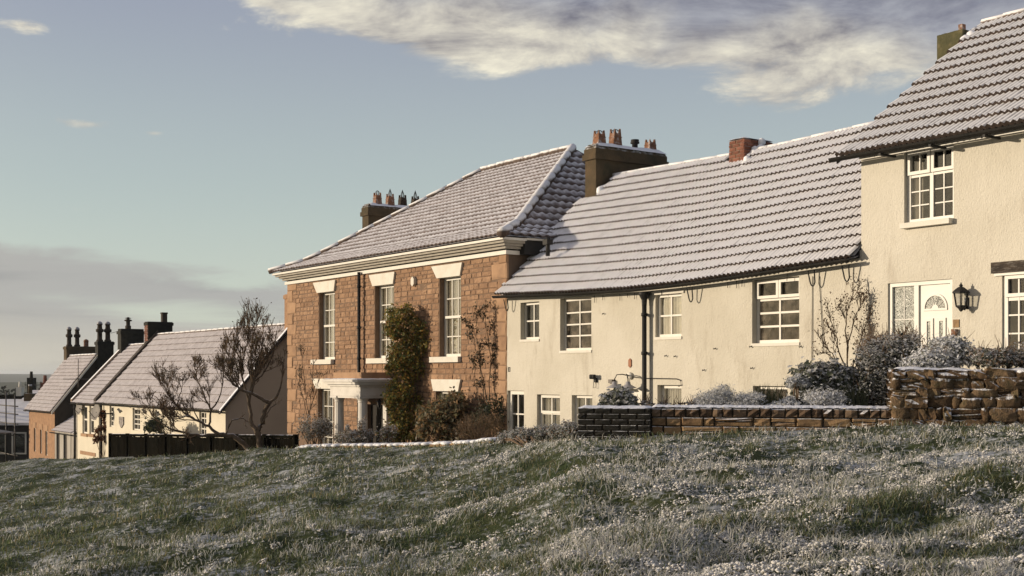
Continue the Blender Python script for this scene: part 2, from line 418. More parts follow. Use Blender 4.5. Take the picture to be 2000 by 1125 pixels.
def tag(o, label=None, cat=None, group=None, kind=None):
    if label: o['label'] = label
    if cat: o['category'] = cat
    if group: o['group'] = group
    if kind: o['kind'] = kind
    return o


def thing(name, label, cat, loc, rotz=0.0, group=None, org=(0, 0, 0)):
    o = bpy.data.objects.new(name, None)
    o.empty_display_size = 0.3
    o.location = loc
    o.rotation_euler = (0, 0, rotz)
    COL.objects.link(o)
    ORG[o.name] = Vector(org)
    return tag(o, label, cat, group)


def hthing(name, label, cat, s, d, z, group=None):
    return thing(name, label, cat, L2W(s, d, z), PHI, group, (s, d, z))


def link(name, me, parent=None, org=None):
    o = bpy.data.objects.new(name, me)
    COL.objects.link(o)
    if parent is not None:
        o.parent = parent
        ORG[o.name] = ORG[parent.name]
    else:
        ORG[o.name] = Vector(org or (0, 0, 0))
    return o


class MB:
    def __init__(self):
        self.v, self.f, self.smooth = [], [], []

    def add(self, vs, fs, smooth=False):
        b = len(self.v)
        self.v += [tuple(x) for x in vs]
        self.f += [tuple(b + i for i in q) for q in fs]
        self.smooth += [smooth] * len(fs)
        return self

    def box(self, x0, x1, y0, y1, z0, z1):
        vs = [(x, y, z) for z in (z0, z1) for y in (y0, y1) for x in (x0, x1)]
        return self.add(vs, [(0, 2, 3, 1), (4, 5, 7, 6), (0, 1, 5, 4), (2, 6, 7, 3), (0, 4, 6, 2), (1, 3, 7, 5)])

    def quad(self, a, b, c, d):
        return self.add([a, b, c, d], [(0, 1, 2, 3)])

    def poly(self, pts):
        return self.add(pts, [tuple(range(len(pts)))])

    def prism(self, pts, vec):
        """closed prism: polygon pts pushed along vec"""
        n = len(pts)
        vec = Vector(vec)
        p2 = [tuple(Vector(p) + vec) for p in pts]
        fs = [tuple(range(n))[::-1], tuple(range(n, 2 * n))]
        fs += [(i, (i + 1) % n, n + (i + 1) % n, n + i) for i in range(n)]
        return self.add(list(pts) + p2, fs)

    def tube(self, path, radii, sides=6, caps=True):
        path = [Vector(p) for p in path]
        if not hasattr(radii, '__len__'):
            radii = [radii] * len(path)
        vs, fs = [], []
        ref = Vector((0.31, 0.17, 0.93))
        for i, p in enumerate(path):
            t = path[min(i + 1, len(path) - 1)] - path[max(i - 1, 0)]
            t.normalize()
            a = t.cross(ref)
            if a.length < 1e-3:
                a = t.cross(Vector((1, 0, 0)))
            a.normalize()
            b = t.cross(a)
            for k in range(sides):
                an = 2 * math.pi * k / sides
                vs.append(p + (a * math.cos(an) + b * math.sin(an)) * radii[i])
        for i in range(len(path) - 1):
            for k in range(sides):
                k2 = (k + 1) % sides
                fs.append((i * sides + k, i * sides + k2, (i + 1) * sides + k2, (i + 1) * sides + k))
        if caps:
            fs.append(tuple(range(sides))[::-1])
            fs.append(tuple((len(path) - 1) * sides + k for k in range(sides)))
        return self.add(vs, fs, sides > 4)

    def lathe(self, prof, sides=12, c=(0, 0, 0), smooth=True, rot=0.0, fl=0.0):
        vs, fs = [], []
        for r, z in prof:
            for k in range(sides):
                an = 2 * math.pi * k / sides + rot
                rr = r * (1 - fl * (k % 2))
                vs.append((c[0] + rr * math.cos(an), c[1] + rr * math.sin(an), c[2] + z))
        for i in range(len(prof) - 1):
            for k in range(sides):
                k2 = (k + 1) % sides
                fs.append((i * sides + k, i * sides + k2, (i + 1) * sides + k2, (i + 1) * sides + k))
        fs.append(tuple(range(sides))[::-1])
        fs.append(tuple((len(prof) - 1) * sides + k for k in range(sides)))
        return self.add(vs, fs, smooth)

    def mesh(self, name, mat, org=(0, 0, 0)):
        me = bpy.data.meshes.new(name)
        ox, oy, oz = org
        me.from_pydata([(x - ox, y - oy, z - oz) for x, y, z in self.v], [], self.f)
        me.polygons.foreach_set('use_smooth', self.smooth)
        me.materials.append(mat)
        me.update()
        return me

    def build(self, name, mat, parent=None, org=None):
        og = ORG[parent.name] if parent is not None else (org or (0, 0, 0))
        return link(name, self.mesh(name, mat, og), parent, og)


def np_mesh(name, V, F, mat, cols=None, smooth=False):
    """V (n,3), F (m,k) numpy arrays; cols (m,3) one colour per face goes to the 'tint' attribute"""
    me = bpy.data.meshes.new(name)
    n, (m, k) = len(V), F.shape
    me.vertices.add(n)
    me.vertices.foreach_set('co', np.ascontiguousarray(V, np.float32).ravel())
    me.loops.add(m * k)
    me.loops.foreach_set('vertex_index', np.ascontiguousarray(F, np.int32).ravel())
    me.polygons.add(m)
    me.polygons.foreach_set('loop_start', np.arange(0, m * k, k, dtype=np.int32))
    me.polygons.foreach_set('use_smooth', np.full(m, smooth, bool))
    if cols is not None:
        at = me.attributes.new('tint', 'FLOAT_COLOR', 'FACE')
        c = np.ones((m, 4), np.float32)
        c[:, :3] = cols
        at.data.foreach_set('color', c.ravel())
    me.materials.append(mat)
    me.update(calc_edges=True)
    return me


_unit = {}


def unit_cube(mat):
    if mat.name not in _unit:
        _unit[mat.name] = MB().box(-.5, .5, -.5, .5, -.5, .5).mesh('block', mat)
    return _unit[mat.name]


def slab(name, parent, s0, s1, d0, d1, z0, z1, mat, me=None):
    """one box-like piece as an object of its own that shares its mesh"""
    o = link(name, me or unit_cube(mat), parent)
    og = ORG[parent.name]
    o.location = ((s0 + s1) / 2 - og[0], (d0 + d1) / 2 - og[1], (z0 + z1) / 2 - og[2])
    o.scale = (s1 - s0, d1 - d0, z1 - z0)
    return o


def chipped_meshes(mat, n, seed, rough=0.06, proud=0.0):
    """unit stones: a block whose front (-y) is hacked and whose edges are worn; 30 triangles each"""
    r = random.Random(seed)
    out = []
    for i in range(n):
        mb = MB()
        j = lambda a: r.uniform(-a, a)
        back = [(-.5, .5, -.5), (.5, .5, -.5), (.5, .5, .5), (-.5, .5, .5)]
        ring = [(-.5 + j(.02), -.2, -.5 + j(.03)), (.5 + j(.02), -.2, -.5 + j(.03)), (.5 + j(.02), -.2, .5 + j(.03)), (-.5 + j(.02), -.2, .5 + j(.03))]
        e = .06
        fr = []
        for zz in (-1, 0, 1):
            for xx in (-1, 0, 1):
                fr.append((xx * (.5 - e) + j(.03), -.42 + j(rough * 2) - (0.08 if xx == 0 and zz == 0 else 0), zz * (.5 - e * 1.6) + j(.03)))
        vs = back + ring + fr
        F = lambda a, b: 8 + (b * 3 + a)
        fs = [(0, 4, 7, 3), (1, 2, 6, 5), (3, 7, 6, 2), (0, 1, 5, 4)]
        fs += [(4, 5, F(2, 0), F(1, 0), F(0, 0)), (5, 6, F(2, 2), F(2, 1), F(2, 0)), (6, 7, F(0, 2), F(1, 2), F(2, 2)), (7, 4, F(0, 0), F(0, 1), F(0, 2))]
        for a in (0, 1):
            for b in (0, 1):
                fs.append((F(a, b), F(a + 1, b), F(a + 1, b + 1), F(a, b + 1)))
        mb.add(vs, fs)
        out.append(mb.mesh('stone', mat))
    return out


def join_copies(name, mesh_list, mats, mat, parent=None, org=None):
    """many transformed copies of small meshes joined into one part"""
    Vs, Fs, Ss, base = [], [], [], 0
    cache = {}
    for me, mx in mats:
        if me.name not in cache:
            v = np.empty(len(me.vertices) * 3, np.float32)
            me.vertices.foreach_get('co', v)
            me.calc_loop_triangles()
            f = np.empty(len(me.loop_triangles) * 3, np.int32)
            me.loop_triangles.foreach_get('vertices', f)
            sm = np.array([me.polygons[lt.polygon_index].use_smooth for lt in me.loop_triangles], bool)
            cache[me.name] = (v.reshape(-1, 3), f.reshape(-1, 3), sm)
        v, f, sm = cache[me.name]
        m = np.array(mx)
        Vs.append(v @ m[:3, :3].T + m[:3, 3])
        Fs.append(f + base)
        Ss.append(sm)
        base += len(v)
    me = np_mesh(name, np.vstack(Vs), np.vstack(Fs), mat)
    me.polygons.foreach_set('use_smooth', np.concatenate(Ss))
    return link(name, me, parent, org)


def scale_mx(s0, s1, d0, d1, z0, z1, og, rot=0.0):
    m = Matrix.Translation(((s0 + s1) / 2 - og[0], (d0 + d1) / 2 - og[1], (z0 + z1) / 2 - og[2]))
    if rot:
        m = m @ Matrix.Rotation(rot, 4, 'Y')
    return m @ Matrix.Diagonal((s1 - s0, d1 - d0, z1 - z0, 1))


def pieces(name, rest_name, parent, items, mat, limit=300, keyfn=None):
    """items: list of (mesh, matrix) in the parent's frame; the largest ones become parts, the rest one stuff part"""
    if keyfn:
        items = sorted(items, key=keyfn, reverse=True)
    for me, mx in items[:limit]:
        o = link(name, me, parent)
        o.matrix_local = mx
    if len(items) > limit:
        r = join_copies(rest_name, None, items[limit:], mat, parent)
        tag(r, kind='stuff')


# ------------------------------------------------------------------ building parts
def facade(mb, s0, s1, z0, ztop, openings, q, d=0.0, step=0.6):
    """front wall sheet with real openings and reveals of depth q; ztop may be a function of s"""
    zt = ztop if callable(ztop) else (lambda s: ztop)
    ss = {round(s0, 4), round(s1, 4)}
    zs = {round(z0, 4)}
    for a, b, c, e in openings:
        ss |= {round(a, 4), round(b, 4)}
        zs |= {round(c, 4), round(e, 4)}
    k = int((s1 - s0) / step)
    for i in range(1, k):
        ss.add(round(s0 + (s1 - s0) * i / k, 4))
    ss, zs = sorted(ss), sorted(zs)
    ss = [x for x in ss if s0 - 1e-6 <= x <= s1 + 1e-6]
    inside = lambda x, z: any(a < x < b and c < z < e for a, b, c, e in openings)
    for i in range(len(ss) - 1):
        for j in range(len(zs)):
            zl = zs[j]
            last = j == len(zs) - 1
            za, zb = (zt(ss[i]), zt(ss[i + 1])) if last else (zs[j + 1], zs[j + 1])
            if not last and inside((ss[i] + ss[i + 1]) / 2, (zl + za) / 2):
                continue
            mb.quad((ss[i], d, zl), (ss[i + 1], d, zl), (ss[i + 1], d, zb), (ss[i], d, za))
    for a, b, c, e in openings:
        mb.quad((a, d, c), (a, d, e), (a, d + q, e), (a, d + q, c))
        mb.quad((b, d, e), (b, d, c), (b, d + q, c), (b, d + q, e))
        mb.quad((a, d, e), (b, d, e), (b, d + q, e), (a, d + q, e))
        mb.quad((b, d, c), (a, d, c), (a, d + q, c), (b, d + q, c))


def ring_frame(mb, s0, s1, z0, z1, w, d0, d1):
    mb.box(s0, s1, d0, d1, z0, z0 + w).box(s0, s1, d0, d1, z1 - w, z1)
    mb.box(s0, s0 + w, d0, d1, z0 + w, z1 - w).box(s1 - w, s1, d0, d1, z0 + w, z1 - w)


def window(parent, rect, q=0.15, cols=2, rows=(0.5,), fw=0.055, bw=0.025, mat='upvc', glass='glass', room=True,
           sub=None, curtain=None, d=0.0, name='window'):
    """frame mesh with each pane and each glazing bar as its own child; rows are bar heights as fractions"""
    s0, s1, z0, z1 = rect
    s0 += .004; s1 -= .004; z0 += .004; z1 -= .004
    df = d + q - 0.06
    mb = MB()
    ring_frame(mb, s0, s1, z0, z1, fw, df, df + 0.055)
    w = mb.build(name, M[mat], parent)
    a0, a1, b0, b1 = s0 + fw, s1 - fw, z0 + fw, z1 - fw
    xs = [a0 + (a1 - a0) * i / cols for i in range(cols + 1)]
    zs = [b0] + [b0 + (b1 - b0) * r for r in rows] + [b1]
    for x in xs[1:-1]:
        slab('glazing_bar', w, x - bw / 2, x + bw / 2, df + .006, df + .042, b0, b1, M[mat])
    for z in zs[1:-1]:
        slab('glazing_bar', w, a0, a1, df + .010, df + .046, z - bw / 2, z + bw / 2, M[mat])
    for i in range(len(xs) - 1):
        for j in range(len(zs) - 1):
            p = slab('pane', w, xs[i] + .001, xs[i + 1] - .001, df + .024, df + .030, zs[j] + .001, zs[j + 1] - .001, M[glass])
            p.rotation_euler = (rng.uniform(-.012, .012), 0, rng.uniform(-.012, .012))
    if curtain:
        mb = MB()
        n = 28
        for (u0, u1) in curtain:
            ca, cb = a0 + (a1 - a0) * u0, a0 + (a1 - a0) * u1
            for i in range(n):
                x0, x1 = ca + (cb - ca) * i / n, ca + (cb - ca) * (i + 1) / n
                y0, y1 = (df + .075 + .014 * math.sin(k * 1.9 + u0 * 9) for k in (i, i + 1))
                mb.quad((x0, y0, b0), (x1, y1, b0), (x1, y1, b1), (x0, y0, b1))
        mb.build('curtain', M['curtain'], w)
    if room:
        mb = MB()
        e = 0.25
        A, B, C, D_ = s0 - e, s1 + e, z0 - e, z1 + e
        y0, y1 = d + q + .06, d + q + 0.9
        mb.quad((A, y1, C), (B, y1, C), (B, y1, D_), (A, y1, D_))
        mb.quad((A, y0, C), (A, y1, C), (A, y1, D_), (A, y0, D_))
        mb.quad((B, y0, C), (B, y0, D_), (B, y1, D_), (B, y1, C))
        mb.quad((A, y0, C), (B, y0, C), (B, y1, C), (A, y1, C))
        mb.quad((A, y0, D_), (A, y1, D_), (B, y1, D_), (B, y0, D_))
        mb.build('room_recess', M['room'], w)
    return w


def tile_mesh(name, mat, w, L, rolls, amp, thick, seg=4):
    """a corrugated tile: smooth rolled top and a separate front lip, 12*rolls.. triangles"""
    mb = MB()
    n = rolls * seg
    top, bot = [], []
    for i in range(n + 1):
        x = w * i / n
        ph = 2 * math.pi * i / seg
        z = amp * (0.5 - 0.5 * math.cos(ph))
        top.append((x, z))
    fr = [(x, 0, z + thick) for x, z in top]
    bk = [(x, L, z + 0.001) for x, z in top]
    mb.add(fr + bk, [(i, i + 1, n + 2 + i, n + 1 + i) for i in range(n)], True)
    lo = [(x, 0.0, z + thick) for x, z in top]
    l2 = [(x, 0.012, z - 0.012) for x, z in top]
    mb.add(lo + l2, [(i + 1, i, n + 1 + i, n + 2 + i) for i in range(n)], False)
    return mb.mesh(name, mat)


def tile_matrices(surf_fn, s0, s1, ylen, w, expo, keep=None, jit=0.004):
    """surf_fn(s, y) -> Vector in the house frame"""
    out = []
    ny = int(math.ceil(ylen / expo))
    ns = int(math.ceil((s1 - s0) / w))
    for i in range(ny):
        y = i * expo
        for j in range(ns):
            s = s0 + j * w
            if s + w > s1 + 0.02:
                continue
            if keep and not keep(s + w / 2, y):
                continue
            p = surf_fn(s, y)
            tx = (surf_fn(s + w, y) - p).normalized()
            ty = (surf_fn(s + w / 2, y + expo * 0.8) - surf_fn(s + w / 2, y)).normalized()
            tz = tx.cross(ty).normalized()
            ty = tz.cross(tx)
            p = p + tz * (0.010 + rng.uniform(-jit, jit)) + ty * rng.uniform(-jit, jit) * 1.5
            m = Matrix((tx, ty, tz)).transposed().to_4x4()
            m.translation = p
            out.append((m, s, y))
    return out


def pot_crown(parent, s, d, z, h, w, mat, cage=None):
    """square tapering chimney pot with a crown of points"""
    mb = MB()
    b, t = w * 0.56, w * 0.42
    for k in range(4):
        c, sn = math.cos(k * math.pi / 2), math.sin(k * math.pi / 2)
        rot = lambda x, y: (s + x * c - y * sn, d + x * sn + y * c)
        def panel(bb, tt):
            pts = [(-bb, -bb, 0), (bb, -bb, 0), (tt * 1.02, -tt * 1.02, h), (tt * .62, -tt * 1.05, h * .80), (0, -tt * 1.1, h * .72), (-tt * .62, -tt * 1.05, h * .80), (-tt * 1.02, -tt * 1.02, h)]
            return [(*rot(x, y), z + zz) for x, y, zz in pts]
        o, i = panel(b, t), panel(b - .02, t - .03)
        n = len(o)
        mb.add(o + i, [tuple(range(n)), tuple(range(n, 2 * n))[::-1]] + [(j + 1, j, n + j, n + j + 1) for j in range(n - 1)])
    mb.box(s - b * .95, s + b * .95, d - b * .95, d + b * .95, z + h * .52, z + h * .57)
    p = mb.build('chimney_pot', M[mat], parent)
    if cage:
        mc = MB()
        for k in range(4):
            an = k * math.pi / 4
            pts = []
            for i in range(9):
                u = math.pi * i / 8
                r = t * .9 * math.cos(u)
                zz = z + h * .86 + (cage * math.sin(u) if cage < .2 else cage * (1 - abs(math.cos(u))))
                pts.append((s + r * math.cos(an), d + r * math.sin(an), zz))
            mc.tube(pts, 0.006, 4)
        # cage stays a child of the same chimney
        mc.build('wire_cage', M['black'], parent)
    return p


def lumpy_snow(mb, s0, s1, d0, d1, z, h, n=10, m=3, seed=0, sag=None):
    """a pillow of snow on a flat top: raised middle, ragged rim"""
    r = random.Random(seed)
    vs, fs = [], []
    for j in range(m + 1):
        for i in range(n + 1):
            u, v = i / n, j / m
            e = min(u * n, (1 - u) * n, 1) * min(v * m, (1 - v) * m, 1)
            x = s0 + (s1 - s0) * u + r.uniform(-.3, .3) * (s1 - s0) / n * (e > 0)
            y = d0 + (d1 - d0) * v + (r.uniform(-.012, .012))
            zz = z + (sag(x) if sag else 0) + (h * r.uniform(.6, 1.15) if e > 0 else r.uniform(-.006, .006))
            vs.append((x, y, zz))
    for j in range(m):
        for i in range(n):
            a = j * (n + 1) + i
            fs.append((a, a + 1, a + n + 2, a + n + 1))
    mb.add(vs, fs, True)


def stack_box(parent, s0, s1, d0, d1, z0, z1, mat, cap=0.06, cap_h=0.14, snow=0.05, seed=1, flaunch=0.12, name='chimney'):
    mb = MB()
    mb.box(s0, s1, d0, d1, z0, z1)
    if cap:
        mb.box(s0 - cap, s1 + cap, d0 - cap, d1 + cap, z1 - cap_h - .12, z1 - .12)
        mb.box(s0 - cap * .4, s1 + cap * .4, d0 - cap * .4, d1 + cap * .4, z1 - .117, z1 + .003)
    if flaunch:
        c = 0.05
        lo = [(s0 - cap * .35, d0 - cap * .35), (s1 + cap * .35, d0 - cap * .35), (s1 + cap * .35, d1 + cap * .35), (s0 - cap * .35, d1 + cap * .35)]
        hi = [(s0 + c, d0 + c), (s1 - c, d0 + c), (s1 - c, d1 - c), (s0 + c, d1 - c)]
        vs = [(x, y, z1 + .004) for x, y in lo] + [(x, y, z1 + flaunch) for x, y in hi]
        mb.add(vs, [(4, 5, 6, 7)] + [(i, (i + 1) % 4, 4 + (i + 1) % 4, 4 + i) for i in range(4)])
    st = mb.build(name, M[mat], parent)
    if snow:
        ms = MB()
        lumpy_snow(ms, s0 - cap * .3, s1 + cap * .3, d0 - cap * .3, d1 + cap * .3, z1 + flaunch * .55, snow + flaunch * .5, 6, 12, seed)
        ms.build('snow_cap', M['snow'], st)
    return st


def gutter(parent, pts, r=0.05, mat='gutter', name='gutter'):
    """half-round gutter along a polyline, open side up"""
    mb = MB()
    n = 7
    vs, fs = [], []
    for (s, d, z) in pts:
        for k in range(n):
            a = math.pi + math.pi * k / (n - 1)
            vs.append((s, d + r * math.cos(a), z + r * math.sin(a)))
        for k in range(n):
            a = 2 * math.pi - math.pi * k / (n - 1)
            vs.append((s, d + r * .86 * math.cos(a), z + .004 + r * .86 * math.sin(a)))
    w = 2 * n
    for i in range(len(pts) - 1):
        for k in range(w):
            k2 = (k + 1) % w
            fs.append((i * w + k, i * w + k2, (i + 1) * w + k2, (i + 1) * w + k))
    fs.append(tuple(range(w)))
    fs.append(tuple((len(pts) - 1) * w + k for k in range(w))[::-1])
    mb.add(vs, fs)
    return mb.build(name, M[mat], parent)


def pipe(parent, s, z0, z1, d, r, brackets=(), mat='black', name='downpipe', hopper=None):
    mb = MB()
    mb.tube([(s, d, z0), (s, d, z1)], r, 10)
    for b in brackets:
        mb.tube([(s, d, b - .03), (s, d, b + .03)], r * 1.35, 10)
        mb.box(s - r * 1.9, s + r * 1.9, d + r * .2, d + r * .75, b - .02, b + .02)
    if hopper:
        w, h = hopper
        mb.lathe([(r * 1.1, z1 - h), (w * .5, z1 - h * .55), (w, z1 - .02), (w, z1 + .03)], 10, (s, d, 0), False)
    return mb.build(name, M[mat], parent)


# ================================================================== THE STONE HOUSE
GROUND_Z = -3.05
SW = 11.6
stone_house = hthing('stone_house', 'tan sandstone house with hipped pantile roof, white lintels and columned porch', 'house', -SW / 2, 0, GROUND_Z)
sh_wins = [(623.4, 654, 569, 701), (732.4, 769.4, 555.6, 700), (858.5, 900, 541, 698)]
sh_lint = [(614.6, 657.8, 550, 569), (724, 774, 536.5, 555.6), (846, 906, 517, 541.5)]
sh_sill = [(612.7, 652.5, 701, 711), (721, 770, 700, 710.5), (845, 901, 698, 709)]
rects = [R4(*b) for b in sh_wins]
zs0 = sum(r[2] for r in rects) / 3
zs1 = sum(r[3] for r in rects) / 3
rects = [(a, b, zs0, zs1) for a, b, _, _ in rects]
g_z1 = Zl(873, 763)
g_right = (S(851), S(897), g_z1 - 1.9, g_z1)
g_left = (S(621), S(651.5), g_z1 - 1.9, g_z1)
door_rect = (-6.62, -5.55, GROUND_Z + .1, -0.78)
sh_open = rects + [g_right, g_left, door_rect]
WT = 2.70                                         # wall top, under the cornice
mb = MB()
facade(mb, -SW, 0, GROUND_Z - .5, WT, sh_open, 0.20, 0.0, 3.0)
wall = mb.build('front_wall', M['mortar'], stone_house)
mb = MB()
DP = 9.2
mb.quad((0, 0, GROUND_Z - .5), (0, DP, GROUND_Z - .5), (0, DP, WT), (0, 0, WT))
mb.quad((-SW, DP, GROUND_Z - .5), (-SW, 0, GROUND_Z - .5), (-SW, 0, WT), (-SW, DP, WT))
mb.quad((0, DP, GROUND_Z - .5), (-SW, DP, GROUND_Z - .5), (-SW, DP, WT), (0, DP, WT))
mb.build('side_wall', M['shaded_side'], stone_house)

# --- the front's stones, course by course
items = []
stones = chipped_meshes(M['stone'], 12, 5)
quoins = chipped_meshes(M['quoin'], 4, 9, 0.025)
og = ORG[wall.name]
hid = [(a - .02, b + .02, c - .10, e + .28) for a, b, c, e in rects] + [(g_right[0] - .05, g_right[1] + .05, g_right[2], g_right[3] + .3), (g_left[0] - .05, g_left[1] + .05, g_left[2], g_left[3] + .3),
                                                                        (-7.0, -5.2, GROUND_Z, -.05)]
z = -1.75
row = 0
qz, qk = -1.75, 0
quoin_items = []
while qz < WT - .05:                               # dressed quoins up both corners
    h = rng.uniform(.30, .36)
    z1 = min(qz + h, WT)
    for side in (0, 1):
        ln = (.62 if (qk + side) % 2 else .36) + rng.uniform(-.05, .05)
        a, b = (-ln, 0.012) if side else (-SW - .012, -SW + ln)
        quoin_items.append((rng.choice(quoins), scale_mx(a + .004, b - .004, -.028, .04, qz + .004, z1 - .004, og), a, b, qz, z1))
    qz, qk = z1, qk + 1
while z < WT - .03:
    h = rng.choice((.10, .115, .125, .14, .155))
    z1 = min(z + h, WT)
    zc = (z + z1) / 2
    x = -SW + .30
    blocked = sorted([(a, b) for a, b, c, e in hid if c < zc < e] + [(qa, qb) for _, _, qa, qb, q0, q1 in quoin_items if q0 < zc < q1])
    cur = -SW
    spans = []
    for a, b in blocked + [(0.0, 0.0)]:
        if a > cur + .03:
            spans.append((cur, a))
        cur = max(cur, b)
    for a, b in spans:
        x = a
        while x < b - .01:
            ln = rng.uniform(.17, .42)
            if b - (x + ln) < .14:
                ln = b - x
            p = rng.uniform(.006, .022)
            items.append((rng.choice(stones), scale_mx(x + .004, x + ln - .004, -p, .06, z + .004, z1 - .004, og, rng.uniform(-.008, .008))))
            x += ln
    z = z1
    row += 1
WORG = Vector(og)


def seen_size(it):
    t = it[1].translation
    sc = it[1].to_scale()
    w = L2W(t.x + WORG[0], t.y + WORG[1], t.z + WORG[2])
    return sc.x * sc.z / (w.y ** 2) * (1 if t.z + WORG[2] > -1.2 else .1)


pieces('quoin', 'quoins', wall, [(a, b) for a, b, *_ in quoin_items], M['quoin'])
pieces('stone', 'stone_field', wall, items, M['stone'], 300, seen_size)

# --- windows, lintels and sills
for k, (r, lb, sb) in enumerate(zip(rects, sh_lint, sh_sill)):
    w = window(stone_house, r, 0.20, 3, (0.235, 0.5, 0.75), 0.07, 0.024, 'white', 'glass_old', True, curtain=((0.0, 0.52), (0.53, 1.0)))
    s0, s1, z0, z1 = r
    slab('meeting_rail', w, s0 + .06, s1 - .06, .115, .185, (z0 + z1) / 2 - .03, (z0 + z1) / 2 + .03, M['white'])
    la, lb_ = S(lb[0]), S(lb[1])
    hh = 0.29
    m2 = MB().prism([(s0 - .04, -.06, z1 - .012), (s1 + .04, -.06, z1 - .012), (lb_, -.06, z1 + hh), (la, -.06, z1 + hh)], (0, .16, 0))
    m2.build('lintel', M['white_stone'], w)
    m3 = MB().box(S(sb[0]), S(sb[1]), -.10, .19, z0 - .13, z0 + .002)
    m3.build('sill', M['white_stone'], w)
for r, (la, lb_) in ((g_right, (S(845.5), S(903))), (g_left, (S(612), S(655)))):
    w = window(stone_house, r, 0.20, 3, (0.25, 0.5, 0.75), 0.07, 0.024, 'white', 'glass_old', True, curtain=((0, .4), (.6, 1)))
    m2 = MB().prism([(r[0] - .03, -.06, r[3] - .012), (r[1] + .03, -.06, r[3] - .012), (lb_, -.06, r[3] + .27), (la, -.06, r[3] + .27)], (0, .16, 0))
    m2.build('lintel', M['white_stone'], w)
    MB().box(r[0] - .1, r[1] + .1, -.10, .19, r[2] - .13, r[2] + .002).build('sill', M['white_stone'], w)
dd = MB().box(door_rect[0], door_rect[1], .13, .18, door_rect[2], door_rect[3])
for u in (0.14, 0.56):
    for v in (.08, .5):
        ww, hh_ = door_rect[1] - door_rect[0], door_rect[3] - door_rect[2]
        dd.box(door_rect[0] + ww * u, door_rect[0] + ww * (u + .3), .118, .131, door_rect[2] + hh_ * v, door_rect[2] + hh_ * (v + .36))
fd = dd.build('front_door', M['interior_dark'], stone_house)

# --- cornice, gutter, alarm box, rainwater pipe
mb = MB()
for (o0, z0, z1) in ((.12, WT + .105, WT + .16), (.20, WT + .163, WT + .215), (.28, WT + .218, WT + .27)):
    mb.box(-SW - o0, 0 + o0, -o0, .3, z0, z1)
cor = mb.build('cornice', M['grey_paint'], stone_house)
MB().box(-SW - .07, .07, -.07, .3, WT - .015, WT + .072).build('cornice_band', M['white'], stone_house)
MB().box(-SW - .35, .35, -.35, .3, WT + .273, WT + .325).build('eaves_gutter', M['white'], stone_house)
mb = MB()
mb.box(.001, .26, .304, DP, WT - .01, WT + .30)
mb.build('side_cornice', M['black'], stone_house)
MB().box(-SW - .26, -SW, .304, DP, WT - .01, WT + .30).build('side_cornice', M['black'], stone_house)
MB().box(.02, .34, .31, 1.6, WT + .302, WT + .34).build('side_gutter', M['white'], stone_house)
MB().box(-SW - .02, .02, -.02, .25, WT + .073, WT + .104).build('cornice_shadow_strip', M['black'], stone_house)  # black strip paints in the shade of the gap under the cornice
ap = Zl(811, 550)
hexp = [(S(811) + .085 * math.cos(a) * (1 if abs(math.sin(a)) > .5 else 1.0), -.09, ap + .125 * math.sin(a)) for a in [math.pi / 6 + i * math.pi / 3 for i in range(6)]]
MB().prism(hexp, (0, .085, 0)).build('alarm_box', M['white_stone'], stone_house)
pipe(stone_house, S(709.5), GROUND_Z, Zl(709, 532), -.13, .045, (Zl(709, 560), Zl(709, 640), Zl(709, 700)))

# --- hipped bell-cast roof
EV, RUNF, RUNS = 0.38, 4.98, 4.0                    # eave overhang, run of the front and side slopes
EZ = WT + .37
def prof(u):
    return .36 * u if u < .9 else .324 + .645 * (u - .9) + .06 * (1 - math.exp(-(u - .9) * 2)) * 0
RTOP = prof(RUNF)
X0, X1, Y0, Y1 = -SW - EV, EV, -EV, DP + EV
ks = RUNF / RUNS
def hip_face(point, amin, amax, roll, expo, amp, name, mat):
    V, F = [], []
    u = 0.0
    k = 0
    umax = RUNF
    while u < umax - .02:
        u1 = min(u + expo + .05, umax)
        na = max(2, int((amax(u) - amin(u)) / roll * 6))
        b = len(V)
        for (uu, lift) in ((u, .030), (u1, .004)):
            lo, hi = amin(uu), amax(uu)
            for i in range(na + 1):
                a = amin(u) + (amax(u) - amin(u)) * i / na
                w = amp * (0.5 - 0.5 * math.cos(2 * math.pi * a / roll)) + rng.uniform(-.002, .002)
                ac = min(max(a, lo), hi)
                p = point(ac, uu)
                V.append((p[0], p[1], p[2] + (lift + w) * 1.0))
        for i in range(na + 1):
            x, y, zz = V[b + i]
            V.append((x, y, zz - .036))
        n1 = na + 1
        for i in range(na):
            F.append((b + i, b + i + 1, b + n1 + i + 1, b + n1 + i))
            F.append((b + i + 1, b + i, b + 2 * n1 + i, b + 2 * n1 + i + 1))
        u += expo
        k += 1
    return V, F
mb = MB()
rf = [lambda a, u: (a, Y0 + u, EZ + prof(u)), lambda a, u: (X1 - u / ks, a, EZ + prof(u)), lambda a, u: (X0 + u / ks, -a, EZ + prof(u))]
V, F = hip_face(rf[0], lambda u: X0 + u / ks, lambda u: X1 - u / ks, .18, .225, .032, '', None)
roof_me = np_mesh('roof', np.array(V) - np.array(ORG[stone_house.name]), np.array(F), M['pantile'], smooth=True)
roof = tag(link('roof', roof_me, stone_house), kind='stuff')
V, F = hip_face(rf[1], lambda u: Y0 + u, lambda u: Y1 - u, .24, .30, .045, '', None)
tag(link('hip_roof', np_mesh('hip_roof', np.array(V) - np.array(ORG[stone_house.name]), np.array(F), M['pantile'], smooth=True), stone_house), kind='stuff')
mb = MB()                                            # left and rear slopes, and the boarding under the tiles
nu = 10
